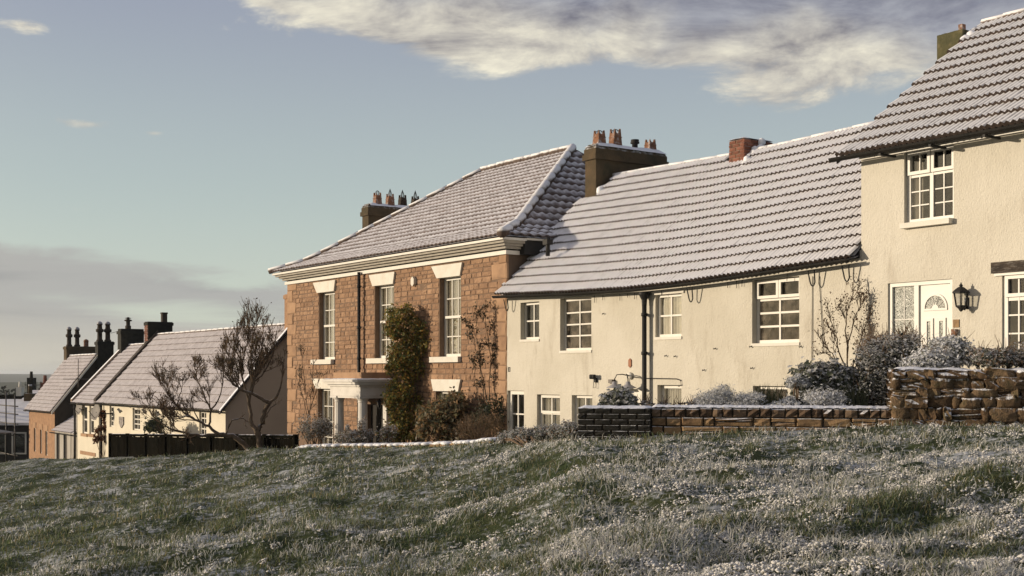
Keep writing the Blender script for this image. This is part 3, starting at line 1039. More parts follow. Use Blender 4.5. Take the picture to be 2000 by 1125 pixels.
for i in range(nu):
    u0, u1 = RUNF * i / nu, RUNF * (i + 1) / nu
    for lift, faces in ((-.02, ('f', 'r')), (.03, ('l', 'b'))):
        zz0, zz1 = EZ + prof(u0) + lift, EZ + prof(u1) + lift
        a0, a1, b0, b1 = X0 + u0 / ks, X0 + u1 / ks, X1 - u0 / ks, X1 - u1 / ks
        if 'f' in faces:
            mb.quad((a0, Y0 + u0, zz0), (b0, Y0 + u0, zz0), (b1, Y0 + u1, zz1), (a1, Y0 + u1, zz1))
            mb.quad((b0, Y0 + u0, zz0), (b0, Y1 - u0, zz0), (b1, Y1 - u1, zz1), (b1, Y0 + u1, zz1))
        else:
            mb.quad((a0, Y1 - u0, zz0), (a0, Y0 + u0, zz0), (a1, Y0 + u1, zz1), (a1, Y1 - u1, zz1))
            mb.quad((b0, Y1 - u0, zz0), (a0, Y1 - u0, zz0), (a1, Y1 - u1, zz1), (b1, Y1 - u1, zz1))
mb.quad((X0 + .05, Y0 + .05, EZ - .03), (X0 + .05, Y1, EZ - .03), (X1 - .05, Y1, EZ - .03), (X1 - .05, Y0 + .05, EZ - .03))
mb.build('roof_boarding', M['pantile'], stone_house)
def hip_line(side, nn=12):
    pts = []
    for i in range(nn + 1):
        u = RUNF * i / nn
        x = (X1 - u / ks) if side > 0 else (X0 + u / ks)
        pts.append(Vector((x, Y0 + u, EZ + prof(u) + .05)))
    return pts
def cap_pieces(pts, seg, r, name, mat, parent):
    """half-round cap tiles laid end to end along a line"""
    for a, b in zip(pts[:-1], pts[1:]):
        n = max(1, round((b - a).length / seg))
        for i in range(n):
            p, q = a.lerp(b, i / n), a.lerp(b, (i + 1) / n)
            e = (q - p).normalized() * .02
            dz_ = Vector((0, 0, rng.uniform(-.006, .006)))
            m = MB().tube([p - e * 3 + dz_, p.lerp(q, .5) + dz_, q + e + dz_], [r * 1.03, r, r * .98], 8)
            m.build(name, M[mat], parent)
cap_pieces(hip_line(1), .4, .115, 'hip_tile', 'ridge_snow', stone_house)
cap_pieces(hip_line(-1), .4, .085, 'hip_tile', 'ridge_snow', stone_house)
rz = EZ + RTOP + .05
cap_pieces([Vector((X0 + RUNF / ks, Y0 + RUNF, rz)), Vector((X1 - RUNF / ks, Y0 + RUNF, rz))], .45, .10, 'ridge_tile', 'ridge_snow', stone_house)

# --- chimneys at both ends
ch1 = stack_box(stone_house, .01, .41, 2.2, 4.34, 2.9, 5.22, 'sooty', .05, .13, .03, 3, .12)
for d_, h_, w_ in ((2.46, .35, .21), (2.94, .44, .21)):
    pot_crown(ch1, .21, d_, 5.33, h_, w_, 'pot', .05)
MB().lathe([(.07, 0), (.07, .16), (.11, .17), (.11, .21), (.08, .22), (.10, .23), (.10, .26)], 10, (.21, 3.54, 5.32)).build('flue_cowl', M['black'], ch1)
pot_crown(ch1, .21, 4.02, 5.33, .31, .20, 'pot', None)
ch2 = stack_box(stone_house, -11.6, -11.2, 2.5, 4.75, 2.9, 5.16, 'sooty', .05, .13, .03, 4, .12)
for d_, mt, cg in ((2.92, 'pot', .12), (3.37, 'pot', .22), (3.815, 'pot_dark', .22), (4.28, 'pot_dark', .24)):
    pot_crown(ch2, -11.4, d_, 5.26, .40, .20, mt, cg)

# --- porch with fluted columns
pg = GROUND_Z
PS0, PS1, PP = -6.92, -5.22, -0.92                  # left, right and front lines of the frieze
ztop = Zl(700, 742, -1.0)
porch = MB()
porch.box(PS0, PS1, PP, -.002, ztop - .42, ztop - .17)
porch.box(PS0 - .05, PS1 + .05, PP - .05, -.002, ztop - .172, ztop - .12)
porch.box(PS0 - .13, PS1 + .13, PP - .13, -.002, ztop - .117, ztop - .055)
porch.box(PS0 - .17, PS1 + .17, PP - .17, -.002, ztop - .052, ztop + .01)
en = porch.build('porch_entablature', M['porch'], stone_house)
MB().box(PS0 + .06, PS1 - .06, PP + .06, -.002, ztop + .012, ztop + .19).build('blocking_course', M['quoin'], en)
ms = MB()
lumpy_snow(ms, PS0 - .15, PS1 + .15, PP - .15, PP + .06, ztop + .008, .03, 16, 3, 5)
lumpy_snow(ms, PS1 - .05, PS1 + .15, PP - .15, -.02, ztop + .009, .03, 3, 12, 6)
ms.build('snow_ledge', M['snow'], en)
for cs in (PS0 + .19, PS1 - .19):
    cd = PP + .17
    zc = ztop - .422
    m = MB()
    m.lathe([(.150, pg), (.150, pg + .10), (.135, pg + .12), (.132, pg + .9), (.118, zc - .16)], 32, (cs, cd, 0), False, 0, .045)
    col_ = m.build('column', M['porch'], stone_house)
    m = MB().lathe([(.122, zc - .16), (.132, zc - .15), (.122, zc - .135), (.126, zc - .10), (.165, zc - .055), (.165, zc - .05)], 20, (cs, cd, 0))
    m.box(cs - .185, cs + .185, cd - .185, cd + .185, zc - .05, zc - .002)
    m.build('capital', M['porch'], col_)
for ps in (PS0 + .06, PS1 - .24):
    MB().box(ps, ps + .18, -.14, -.003, pg, ztop - .425).build('pilaster', M['porch'], stone_house)
MB().box(PS0 + .02, PS1 - .02, PP + .02, -.002, ztop - .47, ztop - .423).build('porch_ceiling', M['porch'], stone_house)
lt = MB().lathe([(.02, .16), (.055, .12), (.06, .10), (.045, -.04), (.02, -.06), (.01, -.10)], 6, (PS1 - .10, -.32, ztop - .66), False)
lt.tube([(PS1 - .10, -.14, ztop - .52), (PS1 - .10, -.24, ztop - .47), (PS1 - .10, -.32, ztop - .50)], .012, 6)
lt.build('porch_lantern', M['black'], stone_house)


# ================================================================== THE WHITE COTTAGE
CG = -2.35
cottage = hthing('white_cottage', 'long low white roughcast cottage with sagging corrugated tile roof', 'house', 5, 0, CG)
ce_pts = [(-.2, 1.80), (1.2, 1.76), (2.7, 1.71), (4.7, 1.68), (6.3, 1.71), (8.0, 1.78), (10.0, 1.87)]
cr_pts = [(-.2, 4.58), (2.0, 4.54), (4.2, 4.49), (6.2, 4.50), (8.0, 4.54), (10.0, 4.58)]
def interp(pts, s):
    xs, ys = zip(*pts)
    return float(np.interp(s, xs, ys))
CE = lambda s: interp(ce_pts, s)
CR = lambda s: interp(cr_pts, s)
co_up = [(1016.6, 1053, 590, 663), (1094, 1155, 581.4, 684.6), (1280, 1331, 574, 658), (1469, 1561, 543, 670)]
co_lo = [(991, 1023.5, 763), (1048.7, 1093.5, 770.6), (1116.7, 1157, 772), (1222, 1256, 760), (1284, 1331, 752), (1470.5, 1538, 754)]
ur = [R4(*b) for b in co_up]
lr = []
for a, b, y in co_lo:
    zt_ = Zl((a + b) / 2, y)
    lr.append((S(a), S(b), max(zt_ - (1.95 if a in (991, 1222) else 1.0), CG + .1), zt_))
lr[0] = (.02, lr[0][1], lr[0][2], lr[0][3])
mb = MB()
facade(mb, .003, 9.90, CG - .6, lambda s: CE(s) + .10, ur + lr, 0.17)
mb.poly([(9.90, 0, CG - .6), (9.90, 5.5, CG - .6), (9.90, 5.5, 1.8), (9.90, 2.75, 4.4), (9.90, 0, 1.8)])
mb.poly([(.003, 0, CG - .6), (.003, 0, 1.8), (.003, 2.75, 4.4), (.003, 5.5, 1.8), (.003, 5.5, CG - .6)])
mb.quad((9.9, 5.5, CG - .6), (.003, 5.5, CG - .6), (.003, 5.5, 1.8), (9.9, 5.5, 1.8))
mb.build('wall', M['render'], cottage)
window(cottage, ur[0], .17, 2, (.5,), .05, .03, 'white', 'glass')
window(cottage, ur[1], .17, 2, (.26, .5, .75), .05, .03, 'white', 'glass_dusty')
window(cottage, ur[2], .13, 2, (.5,), .05, .035, 'white', 'glass_old', curtain=((0, 1),))
wd = window(cottage, ur[3], .17, 2, (.235, .47, .70), .055, .035, 'white', 'glass_dusty')
for wdx, rr, zf in ((wd, ur[3], .70), (window(cottage, lr[1], .15, 2, (.60,), .055, .03, 'white', 'glass_old', curtain=((0, .5), (.6, 1))), lr[1], .60)):
    s0, s1, z0, z1 = rr                                   # opening top lights stand proud of the frame
    zz = z0 + (z1 - z0) * zf
    for a, b in ((s0 + .03, (s0 + s1) / 2 - .005), ((s0 + s1) / 2 + .005, s1 - .03)):
        if wdx is not wd:
            a, b = s0 + .03, s1 - .03
        m = MB()
        ring_frame(m, a, b, zz, z1 - .02, .05, .075, .108)
        m.build('top_light', M['white'], wdx)
        if wdx is not wd:
            break
window(cottage, lr[2], .15, 2, (.60,), .055, .03, 'white', 'glass_old', curtain=((0, .5), (.6, 1)))
window(cottage, lr[0], .12, 2, (.30, .5, .75), .08, .03, 'white', 'glass', name='glazed_door')
window(cottage, lr[4], .17, 1, (.5,), .06, .03, 'white', 'glass_old', curtain=((0, 1),))
window(cottage, lr[5], .17, 2, (.5,), .05, .03, 'white', 'glass_dusty')
m = MB().box(lr[3][0] + .003, lr[3][1] - .003, .05, .10, lr[3][2], lr[3][3] - .004)
for i in range(5):
    x = lr[3][0] + (lr[3][1] - lr[3][0]) * (i + .5) / 5
    m.box(x - .035, x + .035, .042, .051, lr[3][2] + .05, lr[3][3] - .1)
m.build('plank_door', M['white'], cottage)
# stone heads and plain sills
for r in ur:
    MB().box(r[0] - .015, r[1] + .015, -.02, .15, r[2] - .05, r[2] + .003).build('sill', M['white_stone'], cottage)
MB().box(ur[2][0] - .06, ur[2][1] + .08, -.025, .05, ur[2][3] - .003, ur[2][3] + .05).build('window_head', M['white_stone'], cottage)

LS = math.hypot(2.95, 2.8)
def cot_surf(s, y):
    t = y / LS
    return Vector((s, -.22 + 2.97 * t, CE(s) - .10 + .06 + (CR(s) - CE(s) + .10) * t))
NC = 15
expo = LS / NC
tm = tile_mesh('tile', M['tile_cottage'], .318, expo + .035, 3, .040, .054)
cog = Vector(ORG[cottage.name])
def inside_chim(s, y):
    return not (s < .40 and y > 3.25) and not (4.40 < s < 4.95 and y > 3.72)
mats = tile_matrices(cot_surf, -.12, 9.895, LS - .02, .3125, expo, inside_chim)
its = [(tm, Matrix.Translation(-cog) @ m) for m, s, y in mats]
cr_roof = MB()
n = 20
for i in range(n):
    a, b = -.10 + 9.98 * i / n, -.10 + 9.98 * (i + 1) / n
    pa, pb, pc, pd = cot_surf(a, 0.13), cot_surf(b, 0.13), cot_surf(b, LS), cot_surf(a, LS)
    k = Vector((0, 0, -.035))
    cr_roof.quad(pa + k, pb + k, pc + k, pd + k)
    cr_roof.quad(pd + k, pc + k, Vector((b, 5.7, 1.75)), Vector((a, 5.7, 1.75)))
    cr_roof.quad(pb + k * 2.2, pa + k * 2.2, Vector((a, .05, CE(a) + .05)), Vector((b, .05, CE(b) + .05)))
croof = cr_roof.build('roof', M['tile_cottage'], cottage)
pieces('tile', 'tile_field', croof, its, M['tile_cottage'], 300, keyfn=lambda it: -L2W(*(it[1].translation + cog)).y)
rpts = [Vector((s, 2.75, CR(s) + .045)) for s in (.42, 1.4, 2.4, 3.4, 4.44)]
cap_pieces(rpts, .42, .075, 'ridge_tile', 'ridge_snow', cottage)
rpts = [Vector((s, 2.75, CR(s) + .045)) for s in (4.92, 6, 7, 8, 9, 9.86)]
cap_pieces(rpts, .42, .075, 'ridge_tile', 'ridge_snow', cottage)
gutter(cottage, [(s, -.27, CE(s) - .045) for s in np.linspace(-.13, 9.86, 16)], .055)
MB().prism([(s, -.03, CE(s) - .02) for s in np.linspace(.01, 9.88, 14)] + [(s, -.03, CE(s) + .10) for s in np.linspace(9.88, .01, 14)], (0, .027, 0)).build('fascia', M['black'], cottage)
# rainwater hopper and pipe
pipe(cottage, S(1267), CG, CE(4.7) - .13, -.11, .045, (Zl(1266, 615), Zl(1266, 690)), hopper=(.11, .22))
# hanging gutter irons
for px in (999, 1359, 1597, 1664):
    s = S(px)
    z = CE(s) - .12
    pts = [(s - .07, -.16, z)] + [(s - .05 + .1 * u, -.12, z - .26 + .06 * abs(2 * u - 1) ** 2) for u in (0, .25, .5, .75, 1)] + [(s + .07, -.16, z)]
    MB().tube(pts, .012, 5).build('gutter_iron', M['black'], cottage)
for px in (1163, 1180, 1213, 1228, 1242, 1295, 1424, 1441, 1452, 1540):
    s = S(px)
    z = CE(s) - .10
    MB().tube([(s, -.03, z), (s + rng.uniform(-.01, .01), -.035, z - rng.uniform(.07, .15))], .006, 4).build('iron_stub', M['black'], cottage)
# brick chimney on the ridge, brick by brick
cb = MB().box(4.475, 4.885, 2.46, 3.26, 3.9, 4.77).build('chimney', M['mortar'], cottage)
cits = []
bmesh_ = chipped_meshes(M['brick'], 5, 21, .02)
bh = .068
for r in range(13):
    z = 3.98 + r * (bh + .004)
    if z + bh > 4.80: break
    off = .11 if r % 2 else 0
    for face in range(2):
        ln, a0, a1 = (.205, 4.46, 4.90) if face == 0 else (.205, 2.445, 3.275)
        x = a0 - off
        while x < a1 - .01:
            b0, b1 = max(x, a0), min(x + ln, a1)
            if b1 - b0 > .03:
                if face == 0:
                    mx = scale_mx(b0 + .004, b1 - .004, 2.44, 2.54, z, z + bh, cog)
                else:
                    c = Vector((4.865, (b0 + b1) / 2, z + bh / 2)) - cog
                    mx = Matrix.Translation(c) @ Matrix.Rotation(math.pi / 2, 4, 'Z') @ Matrix.Diagonal((b1 - b0 - .008, .085, bh, 1))
                cits.append((rng.choice(bmesh_), mx))
            x += ln + .006
pieces('brick', 'brick_field', cb, cits, M['brick'], 300)
ms = MB()
lumpy_snow(ms, 4.45, 4.91, 2.43, 3.28, 4.79, .035, 5, 8, 8)
ms.build('snow_cap', M['snow'], cb)
ms = MB()                                            # snow banked against the chimney foot
for i in range(9):
    u = i / 8
    ms.lathe([(.02, .10), (.07, .07), (.085, 0), (.05, -.06)], 7, (4.95 + .02 * math.sin(i * 2), 2.40 + .5 * u, CE(4.9) + .03 + (2.45 + .5 * u + .2) * .94 + .05 * math.sin(i * 1.7)))
ms.build('flashing_snow', M['snow'], cb)
ms = MB()
for i in range(9):
    u = i / 8
    ms.lathe([(.03, .14), (.09, .09), (.10, 0), (.05, -.08)], 7, (.47 + .04 * u, 2.28 + .42 * u, CE(.4) + (2.28 + .42 * u + .2) * .94 + .08 - .03 * i % 3))
ms.build('flashing_snow', M['snow'], ch1)
MB().tube([(S(1070, .35), .35, Zl(1070, 500, .35)), (S(1070, .35), .35, Zl(1070, 463, .35))], .05, 8).box(S(1070, .35) - .08, S(1070, .35) + .08, .27, .43, Zl(1070, 478, .35), Zl(1070, 468, .35)).build('hopper_pipe', M['black'], stone_house)
# wires and conduit on the wall
def wire(pts, r=.007, name='wall_cable', mat='black', parent=None):
    return MB().tube(pts, r, 4).build(name, M[mat], parent or cottage)
wire([(S(1588), -.015, Zl(1588, 540)), (S(1587.5), -.015, Zl(1587.5, 620)), (S(1587), -.015, Zl(1587, 705))], .006)
wire([(S(1601), -.015, Zl(1601, 540)), (S(1606), -.015, Zl(1606, 620)), (S(1609), -.015, Zl(1609, 690))], .006)
wire([(S(x), -.02, Zl(x, y)) for x, y in ((1233, 736), (1262, 739), (1300, 739.5), (1323, 740), (1331, 743), (1332, 752), (1327, 755))], .009)
for px, py in ((1180, 612), (1398, 680), (1320, 695), (1302, 694), (1468, 676), (1565, 676), (1470, 718), (1376, 722)):
    s, z = S(px), Zl(px, py)
    MB().tube([(s - .03, -.02, z), (s, -.05, z - .02), (s + .03, -.02, z + .004)], .008, 4).build('wall_hook', M['black'], cottage)
ring_frame(mbp := MB(), S(993), S(996.5), Zl(995, 726), Zl(995, 717), .012, -.012, -.002)
mbp.build('wall_plate', M['black'], cottage)
sv = R4(1228.5, 1234, 700, 718)
MB().prism([(sv[0], -.02, sv[2] + .03), ((sv[0] + sv[1]) / 2, -.02, sv[2]), (sv[1], -.02, sv[2] + .03), (sv[1], -.02, sv[3] - .03), ((sv[0] + sv[1]) / 2, -.02, sv[3]), (sv[0], -.02, sv[3] - .03)], (0, .017, 0)).build('rust_plate', M['rust'], cottage)

# wall lamp with two enamel shades
lz = Zl(1232, 734)
ls = S(1232)
wl = hthing('wall_lamp', 'twin-arm wall lamp with two grey enamel shades beside the black downpipe', 'lamp', ls, 0, lz)
MB().tube([(ls, -.003, lz), (ls, -.05, lz)], .07, 14).build('back_plate', M['white_stone'], wl)
for sg in (-1, 1):
    arm = [(ls, -.05, lz), (ls + sg * .06, -.16, lz + .03), (ls + sg * .16, -.22, lz + .02), (ls + sg * .20, -.24, lz - .06), (ls + sg * .205, -.24, lz - .12)]
    a = MB().tube(arm, .011, 6).build('arm', M['black'], wl)
    sh = MB().lathe([(.03, .09), (.045, .08), (.05, .04), (.06, .03), (.165, -.03), (.168, -.036), (.155, -.035)], 20, (ls + sg * .205, -.24, lz - .20))
    sh.build('shade', M['lamp_white'], wl)
    MB().lathe([(.02, -.02), (.032, -.05), (.03, -.08), (.012, -.10)], 10, (ls + sg * .205, -.24, lz - .20)).build('bulb', M['glass_old'], wl)
s_, z_ = S(1165), Zl(1165, 741)
fl = hthing('floodlight', 'small black twin-headed security light on the white cottage wall', 'lamp', s_, 0, z_)
fm = MB().box(s_ - .035, s_ + .035, -.05, -.003, z_ - .06, z_ + .03)
fm.build('base', M['black'], fl)
for sg in (-1, 1):
    MB().lathe([(.02, -.04), (.045, -.03), (.045, .04), (.03, .055)], 10, (s_ + sg * .04, -.10, z_ + .045)).build('lamp_head', M['black'], fl)
wire([(s_ - .03, -.05, z_ - .06), (s_ - .03, -.06, z_ - .17), (s_ + .03, -.06, z_ - .17), (s_ + .03, -.05, z_ - .06)], .007, 'hoop', 'black', fl)
s_, z_ = S(1197.5), Zl(1197, 744.5)
tag(MB().box(s_ - .07, s_ + .05, -.07, -.003, z_ - .04, z_ + .035).box(s_ + .01, s_ + .075, -.095, -.002, z_ - .055, z_ + .02).build('junction_box', M['dish'], None, ORG[cottage.name]),
    'small brown and grey junction box left of the twin shade wall lamp', 'box')
jb = bpy.data.objects['junction_box']
jb.location = L2W(*ORG[cottage.name]); jb.rotation_euler = (0, 0, PHI)


# ================================================================== THE TALL RIGHT-HAND HOUSE
RG = -0.75
RS0, RS1 = 9.905, 15.2
RZ = 3.52
rhouse = hthing('cream_house', 'tall cream roughcast house at the right with glazed front door and lantern', 'house', 12.5, 0, RG)
rw_up = R4(1766, 1862.5, 288, 432)
rw_door = (S(1734), S(1860), RG + .02, Zl(1797, 549))
rw_side = (S(1957), S(2075), Zl(1980, 697), Zl(1980, 533))
mb = MB()
facade(mb, RS0, RS1, RG - 1.8, RZ, [rw_up, rw_door, rw_side], .14)
DR = 3.46
RRZ = 6.06
for s, fl_ in ((RS0, 1), (RS1, 0)):
    pts = [(s, 0, RG - 1.8), (s, 0, RZ), (s, DR, RRZ - .06), (s, 2 * DR, RZ), (s, 2 * DR, RG - 1.8)]
    mb.poly(pts if fl_ else pts[::-1])
mb.quad((RS1, 2 * DR, RG - 1.8), (RS0, 2 * DR, RG - 1.8), (RS0, 2 * DR, RZ), (RS1, 2 * DR, RZ))
mb.build('wall', M['render_right'], rhouse)
LR = math.hypot(DR + .30, RRZ - RZ + .16)
def r_surf(s, y):
    t = y / LR
    return Vector((s, -.30 + (DR + .30) * t, RZ - .10 + (RRZ - RZ + .16) * t))
NR = 12
er = LR / NR
rtm = tile_mesh('tile', M['tile_right'], .305, er + .05, 3, .038, .058)
rog = Vector(ORG[rhouse.name])
mats = tile_matrices(r_surf, 9.66, 14.6, LR - .02, .300, er)
its = [(rtm, Matrix.Translation(-rog) @ m) for m, s, y in mats]
m = MB()
k = Vector((0, 0, -.04))
m.quad(r_surf(9.67, .13) + k, r_surf(15.3, .13) + k, r_surf(15.3, LR) + k, r_surf(9.67, LR) + k)
m.quad(r_surf(9.67, LR) + k, r_surf(15.3, LR) + k, Vector((15.3, 2 * DR + .3, RZ - .1)), Vector((9.67, 2 * DR + .3, RZ - .1)))
m.quad(r_surf(15.3, .13) + k * 2, r_surf(9.67, .13) + k * 2, Vector((9.67, .05, RZ)), Vector((15.3, .05, RZ)))
m.prism([r_surf(9.665, .0) + k * 2.2, r_surf(9.665, .0) + k * .5, r_surf(9.665, LR) + k * .5, r_surf(9.665, LR) + k * 2.2], (.03, 0, 0))
rr_ = m.build('roof', M['tile_right'], rhouse)
pieces('tile', 'tile_field', rr_, its, M['tile_right'], 300, keyfn=lambda it: -L2W(*(it[1].translation + rog)).y)
cap_pieces([Vector((9.75, DR, RRZ + .09)), Vector((14.9, DR, RRZ + .09))], .42, .075, 'ridge_tile', 'ridge_snow', rhouse)
gutter(rhouse, [(s, -.36, RZ - .105) for s in (9.60, 11, 12.5, 15.2)], .06)
MB().box(RS0 + .01, RS1, -.06, -.004, RZ - .14, RZ - .05).build('soffit_board', M['white'], rhouse)
for s in (10.6, 11.5, 12.4):
    MB().box(s - .02, s + .02, -.42, -.05, RZ - .20, RZ - .165).build('gutter_bracket', M['black'], rhouse)
chr_ = stack_box(rhouse, 9.12, 9.64, 2.95, 4.0, 3.6, 5.98, 'mossy', 0, 0, .03, 13, 0.0)
m = MB()
for i in range(8):
    u = i / 7
    m.lathe([(.03, .15), (.09, .11), (.12, 0), (.06, -.10)], 7, (9.68 + .05 * math.sin(i), 2.98 + .75 * u, 5.72 + .28 * u + .06 * math.sin(i * 2.3)))
m.build('flaunching_snow', M['snow'], chr_)
m = MB()
m.lathe([(.02, .10), (.08, .09), (.09, 0), (.04, -.06)], 7, (9.70, 2.86, 5.62))
m.lathe([(.02, .07), (.06, .06), (.07, 0), (.04, -.06)], 6, (9.66, 2.98, 5.68))
m.build('loose_brick', M['brick'], chr_)
MB().box(9.52, 9.60, 3.0, 3.1, 5.98, 6.09).build('chimney_stub', M['pot'], chr_)

# upper window with two top lights
w = window(rhouse, rw_up, .13, 2, (.68,), .06, .06, 'upvc', 'glass', curtain=((.02, .24),))
s0, s1, z0, z1 = rw_up
zm = z0 + .06 + (z1 - z0 - .12) * .68
mid = (s0 + s1) / 2
for a, b in ((s0 + .02, mid - .01), (mid + .01, s1 - .02)):
    m = MB()
    ring_frame(m, a, b, zm + .01, z1 - .015, .05, .045, .068)
    tl = m.build('top_light', M['upvc'], w)
    c = (a + b) / 2
    slab('glazing_bar', w, c - .009, c + .009, .075, .105, zm + .05, z1 - .06, M['upvc'])
    slab('glazing_bar', w, c - .009, c + .009, .079, .107, z0 + .06, zm - .03, M['upvc'])
    for v in (.33, .66):
        zz = z0 + .06 + (zm - .03 - z0 - .06) * v
        slab('glazing_bar', w, a + .05, b - .04, .082, .106, zz - .009, zz + .009, M['upvc'])
MB().box(s0 - .01, s1 - .01, -.10, .12, z0 - .075, z0 + .003).build('sill', M['white_stone'], w)
# right-hand ground floor window under an old timber lintel
w = window(rhouse, rw_side, .09, 2, (.745,), .07, .10, 'upvc', 'glass')
s0, s1, z0, z1 = rw_side
m = MB().box(S(1940), s1 + .15, -.06, .085, z1 + .01, z1 + .165)
m.build('timber_lintel', M['old_timber'], w)
MB().box(S(1944), s1 + .12, -.035, .02, z1 - .028, z1 + .012).build('lintel_board', M['upvc'], w)
mid = (s0 + s1) / 2
for a, b in ((s0 + .07, mid - .05), (mid + .05, s1 - .07)):
    c = (a + b) / 2
    slab('glazing_bar', w, c - .011, c + .011, .037, .066, z0 + .07, z1 - .07, M['upvc'])
    for v in (.22, .44):
        zz = z0 + .07 + (z1 - z0) * v
        slab('glazing_bar', w, a, b, .039, .068, zz - .011, zz + .011, M['upvc'])
    m = MB()
    ring_frame(m, a - .03, b + .03, z0 + .07 + (z1 - z0 - .14) * .745, z1 - .03, .05, .005, .028)
    m.build('top_light', M['upvc'], w)
# door set: etched side light, panelled door with fan light
s0, s1, z0, z1 = rw_door
sm = S(1787)
df0, df1 = .03, .10
m = MB()
ring_frame(m, s0 + .004, s1 - .004, z0, z1 - .004, .055, df0, df1)
m.box(sm - .04, sm + .04, df0 + .002, df1, z0 + .055, z1 - .06)
door = m.build('front_door', M['upvc'], rhouse)
a, b = s0 + .06, sm - .042
for i in range(2):
    for j in range(4):
        x0, x1 = a + (b - a) * i / 2, a + (b - a) * (i + 1) / 2
        q0, q1 = z0 + .06 + (z1 - z0 - .12) * j / 4, z0 + .06 + (z1 - z0 - .12) * (j + 1) / 4
        slab('side_light_pane', door, x0 + .004, x1 - .004, .07, .076, q0 + .004, q1 - .004, M['etched'])
c = (a + b) / 2
slab('glazing_bar', door, c - .006, c + .006, .06, .085, z0 + .06, z1 - .06, M['upvc'])
for j in range(1, 4):
    zz = z0 + .06 + (z1 - z0 - .12) * j / 4
    slab('glazing_bar', door, a, b, .062, .087, zz - .006, zz + .006, M['upvc'])
da, db = sm + .045, s1 - .062
dz1 = z1 - .065
m = MB().box(da, db, .062, .10, z0 + .06, dz1)
leaf = m.build('door_leaf', M['upvc'], door)
dw = db - da
cx = (da + db) / 2
fz = Zl(1825, 602)
R0 = dw * .33
m = MB()
n = 18
for k in range(n):                                        # raised half-round moulding
    a0, a1 = math.pi * k / n, math.pi * (k + 1) / n
    for r0, r1, y in ((R0, R0 + .03, .046),):
        P = lambda r, an, y: (cx + r * math.cos(an), y, fz + r * math.sin(an) * 1.05)
        m.quad(P(r0, a0, y), P(r1, a0, y), P(r1, a1, y), P(r0, a1, y))
        m.quad(P(r1, a0, y), P(r1, a0, .062), P(r1, a1, .062), P(r1, a1, y))
        m.quad(P(r0, a1, y), P(r0, a1, .0625), P(r0, a0, .0625), P(r0, a0, y))
m.box(cx - R0 - .03, cx + R0 + .03, .046, .0615, fz - .03, fz)
m.build('fan_moulding', M['upvc'], leaf)
m = MB().poly([(cx + R0 * math.cos(math.pi * k / n), .060, fz + R0 * 1.05 * math.sin(math.pi * k / n)) for k in range(n + 1)])
m.build('fan_light', M['etched'], leaf)
for k in range(1, 5):
    an = math.pi * k / 5
    MB().tube([(cx + R0 * .3 * math.cos(an), .056, fz + R0 * .3 * math.sin(an)), (cx + R0 * math.cos(an), .056, fz + R0 * 1.05 * math.sin(an))], .008, 4).build('fan_bar', M['upvc'], leaf)
MB().lathe([(R0 * .3, 0), (R0 * .3, .01)], 16, (0, 0, 0)).v
m = MB().prism([(cx + R0 * .32 * math.cos(math.pi * k / 10), .05, fz + R0 * .32 * math.sin(math.pi * k / 10)) for k in range(11)], (0, .011, 0))
m.build('fan_hub', M['upvc'], leaf)
pz1 = Zl(1825, 621)
for u0, u1 in ((.16, .44), (.56, .84)):
    m = MB()
    ring_frame(m, da + dw * u0, da + dw * u1, pz1 - .85, pz1, .045, .044, .0615)
    m.build('panel_moulding', M['upvc'], leaf)
    MB().box(da + dw * u0 + .046, da + dw * u1 - .046, .0585, .0612, pz1 - .80, pz1 - .046).build('door_pane', M['etched'], leaf)
# lantern, number plate and bell
s_, z_ = S(1877, -.14), Zl(1877, 583, -.14)
lan = hthing('wall_lantern', 'black six-sided coach lantern on the wall right of the front door', 'lamp', s_, 0, z_)
MB().lathe([(.075, -.10), (.105, .08)], 6, (s_, -.14, z_), False).build('glass', M['glass_old'], lan)
m = MB()
for k in range(6):
    an = 2 * math.pi * k / 6
    m.tube([(s_ + .078 * math.cos(an), -.14 + .078 * math.sin(an), z_ - .10), (s_ + .108 * math.cos(an), -.14 + .108 * math.sin(an), z_ + .08)], .008, 4)
m.build('frame', M['black'], lan)
MB().lathe([(.135, .078), (.13, .095), (.085, .135), (.05, .16), (.022, .17), (.03, .19), (.012, .21), (.006, .235)], 6, (s_, -.14, z_), False).build('cap', M['black'], lan)
MB().lathe([(.085, -.10), (.08, -.12), (.04, -.15), (.03, -.17), (.01, -.19)], 6, (s_, -.14, z_), False).build('finial', M['black'], lan)
MB().tube([(s_, -.14, z_ - .14), (s_ + .01, -.07, z_ - .16), (s_, -.012, z_ - .08)], .013, 6).box(s_ - .03, s_ + .03, -.02, -.003, z_ - .15, z_ + .02).build('bracket', M['black'], lan)
r_ = R4(1862.5, 1874, 624, 639.5)
MB().box(r_[0], r_[1], -.014, -.003, r_[2], r_[3]).build('number_plate', M['wall_stone'], rhouse)
r_ = R4(1863, 1870.5, 643, 655)
MB().box(r_[0], r_[1], -.07, -.003, r_[2], r_[3]).build('bell_push', M['pot'], rhouse)


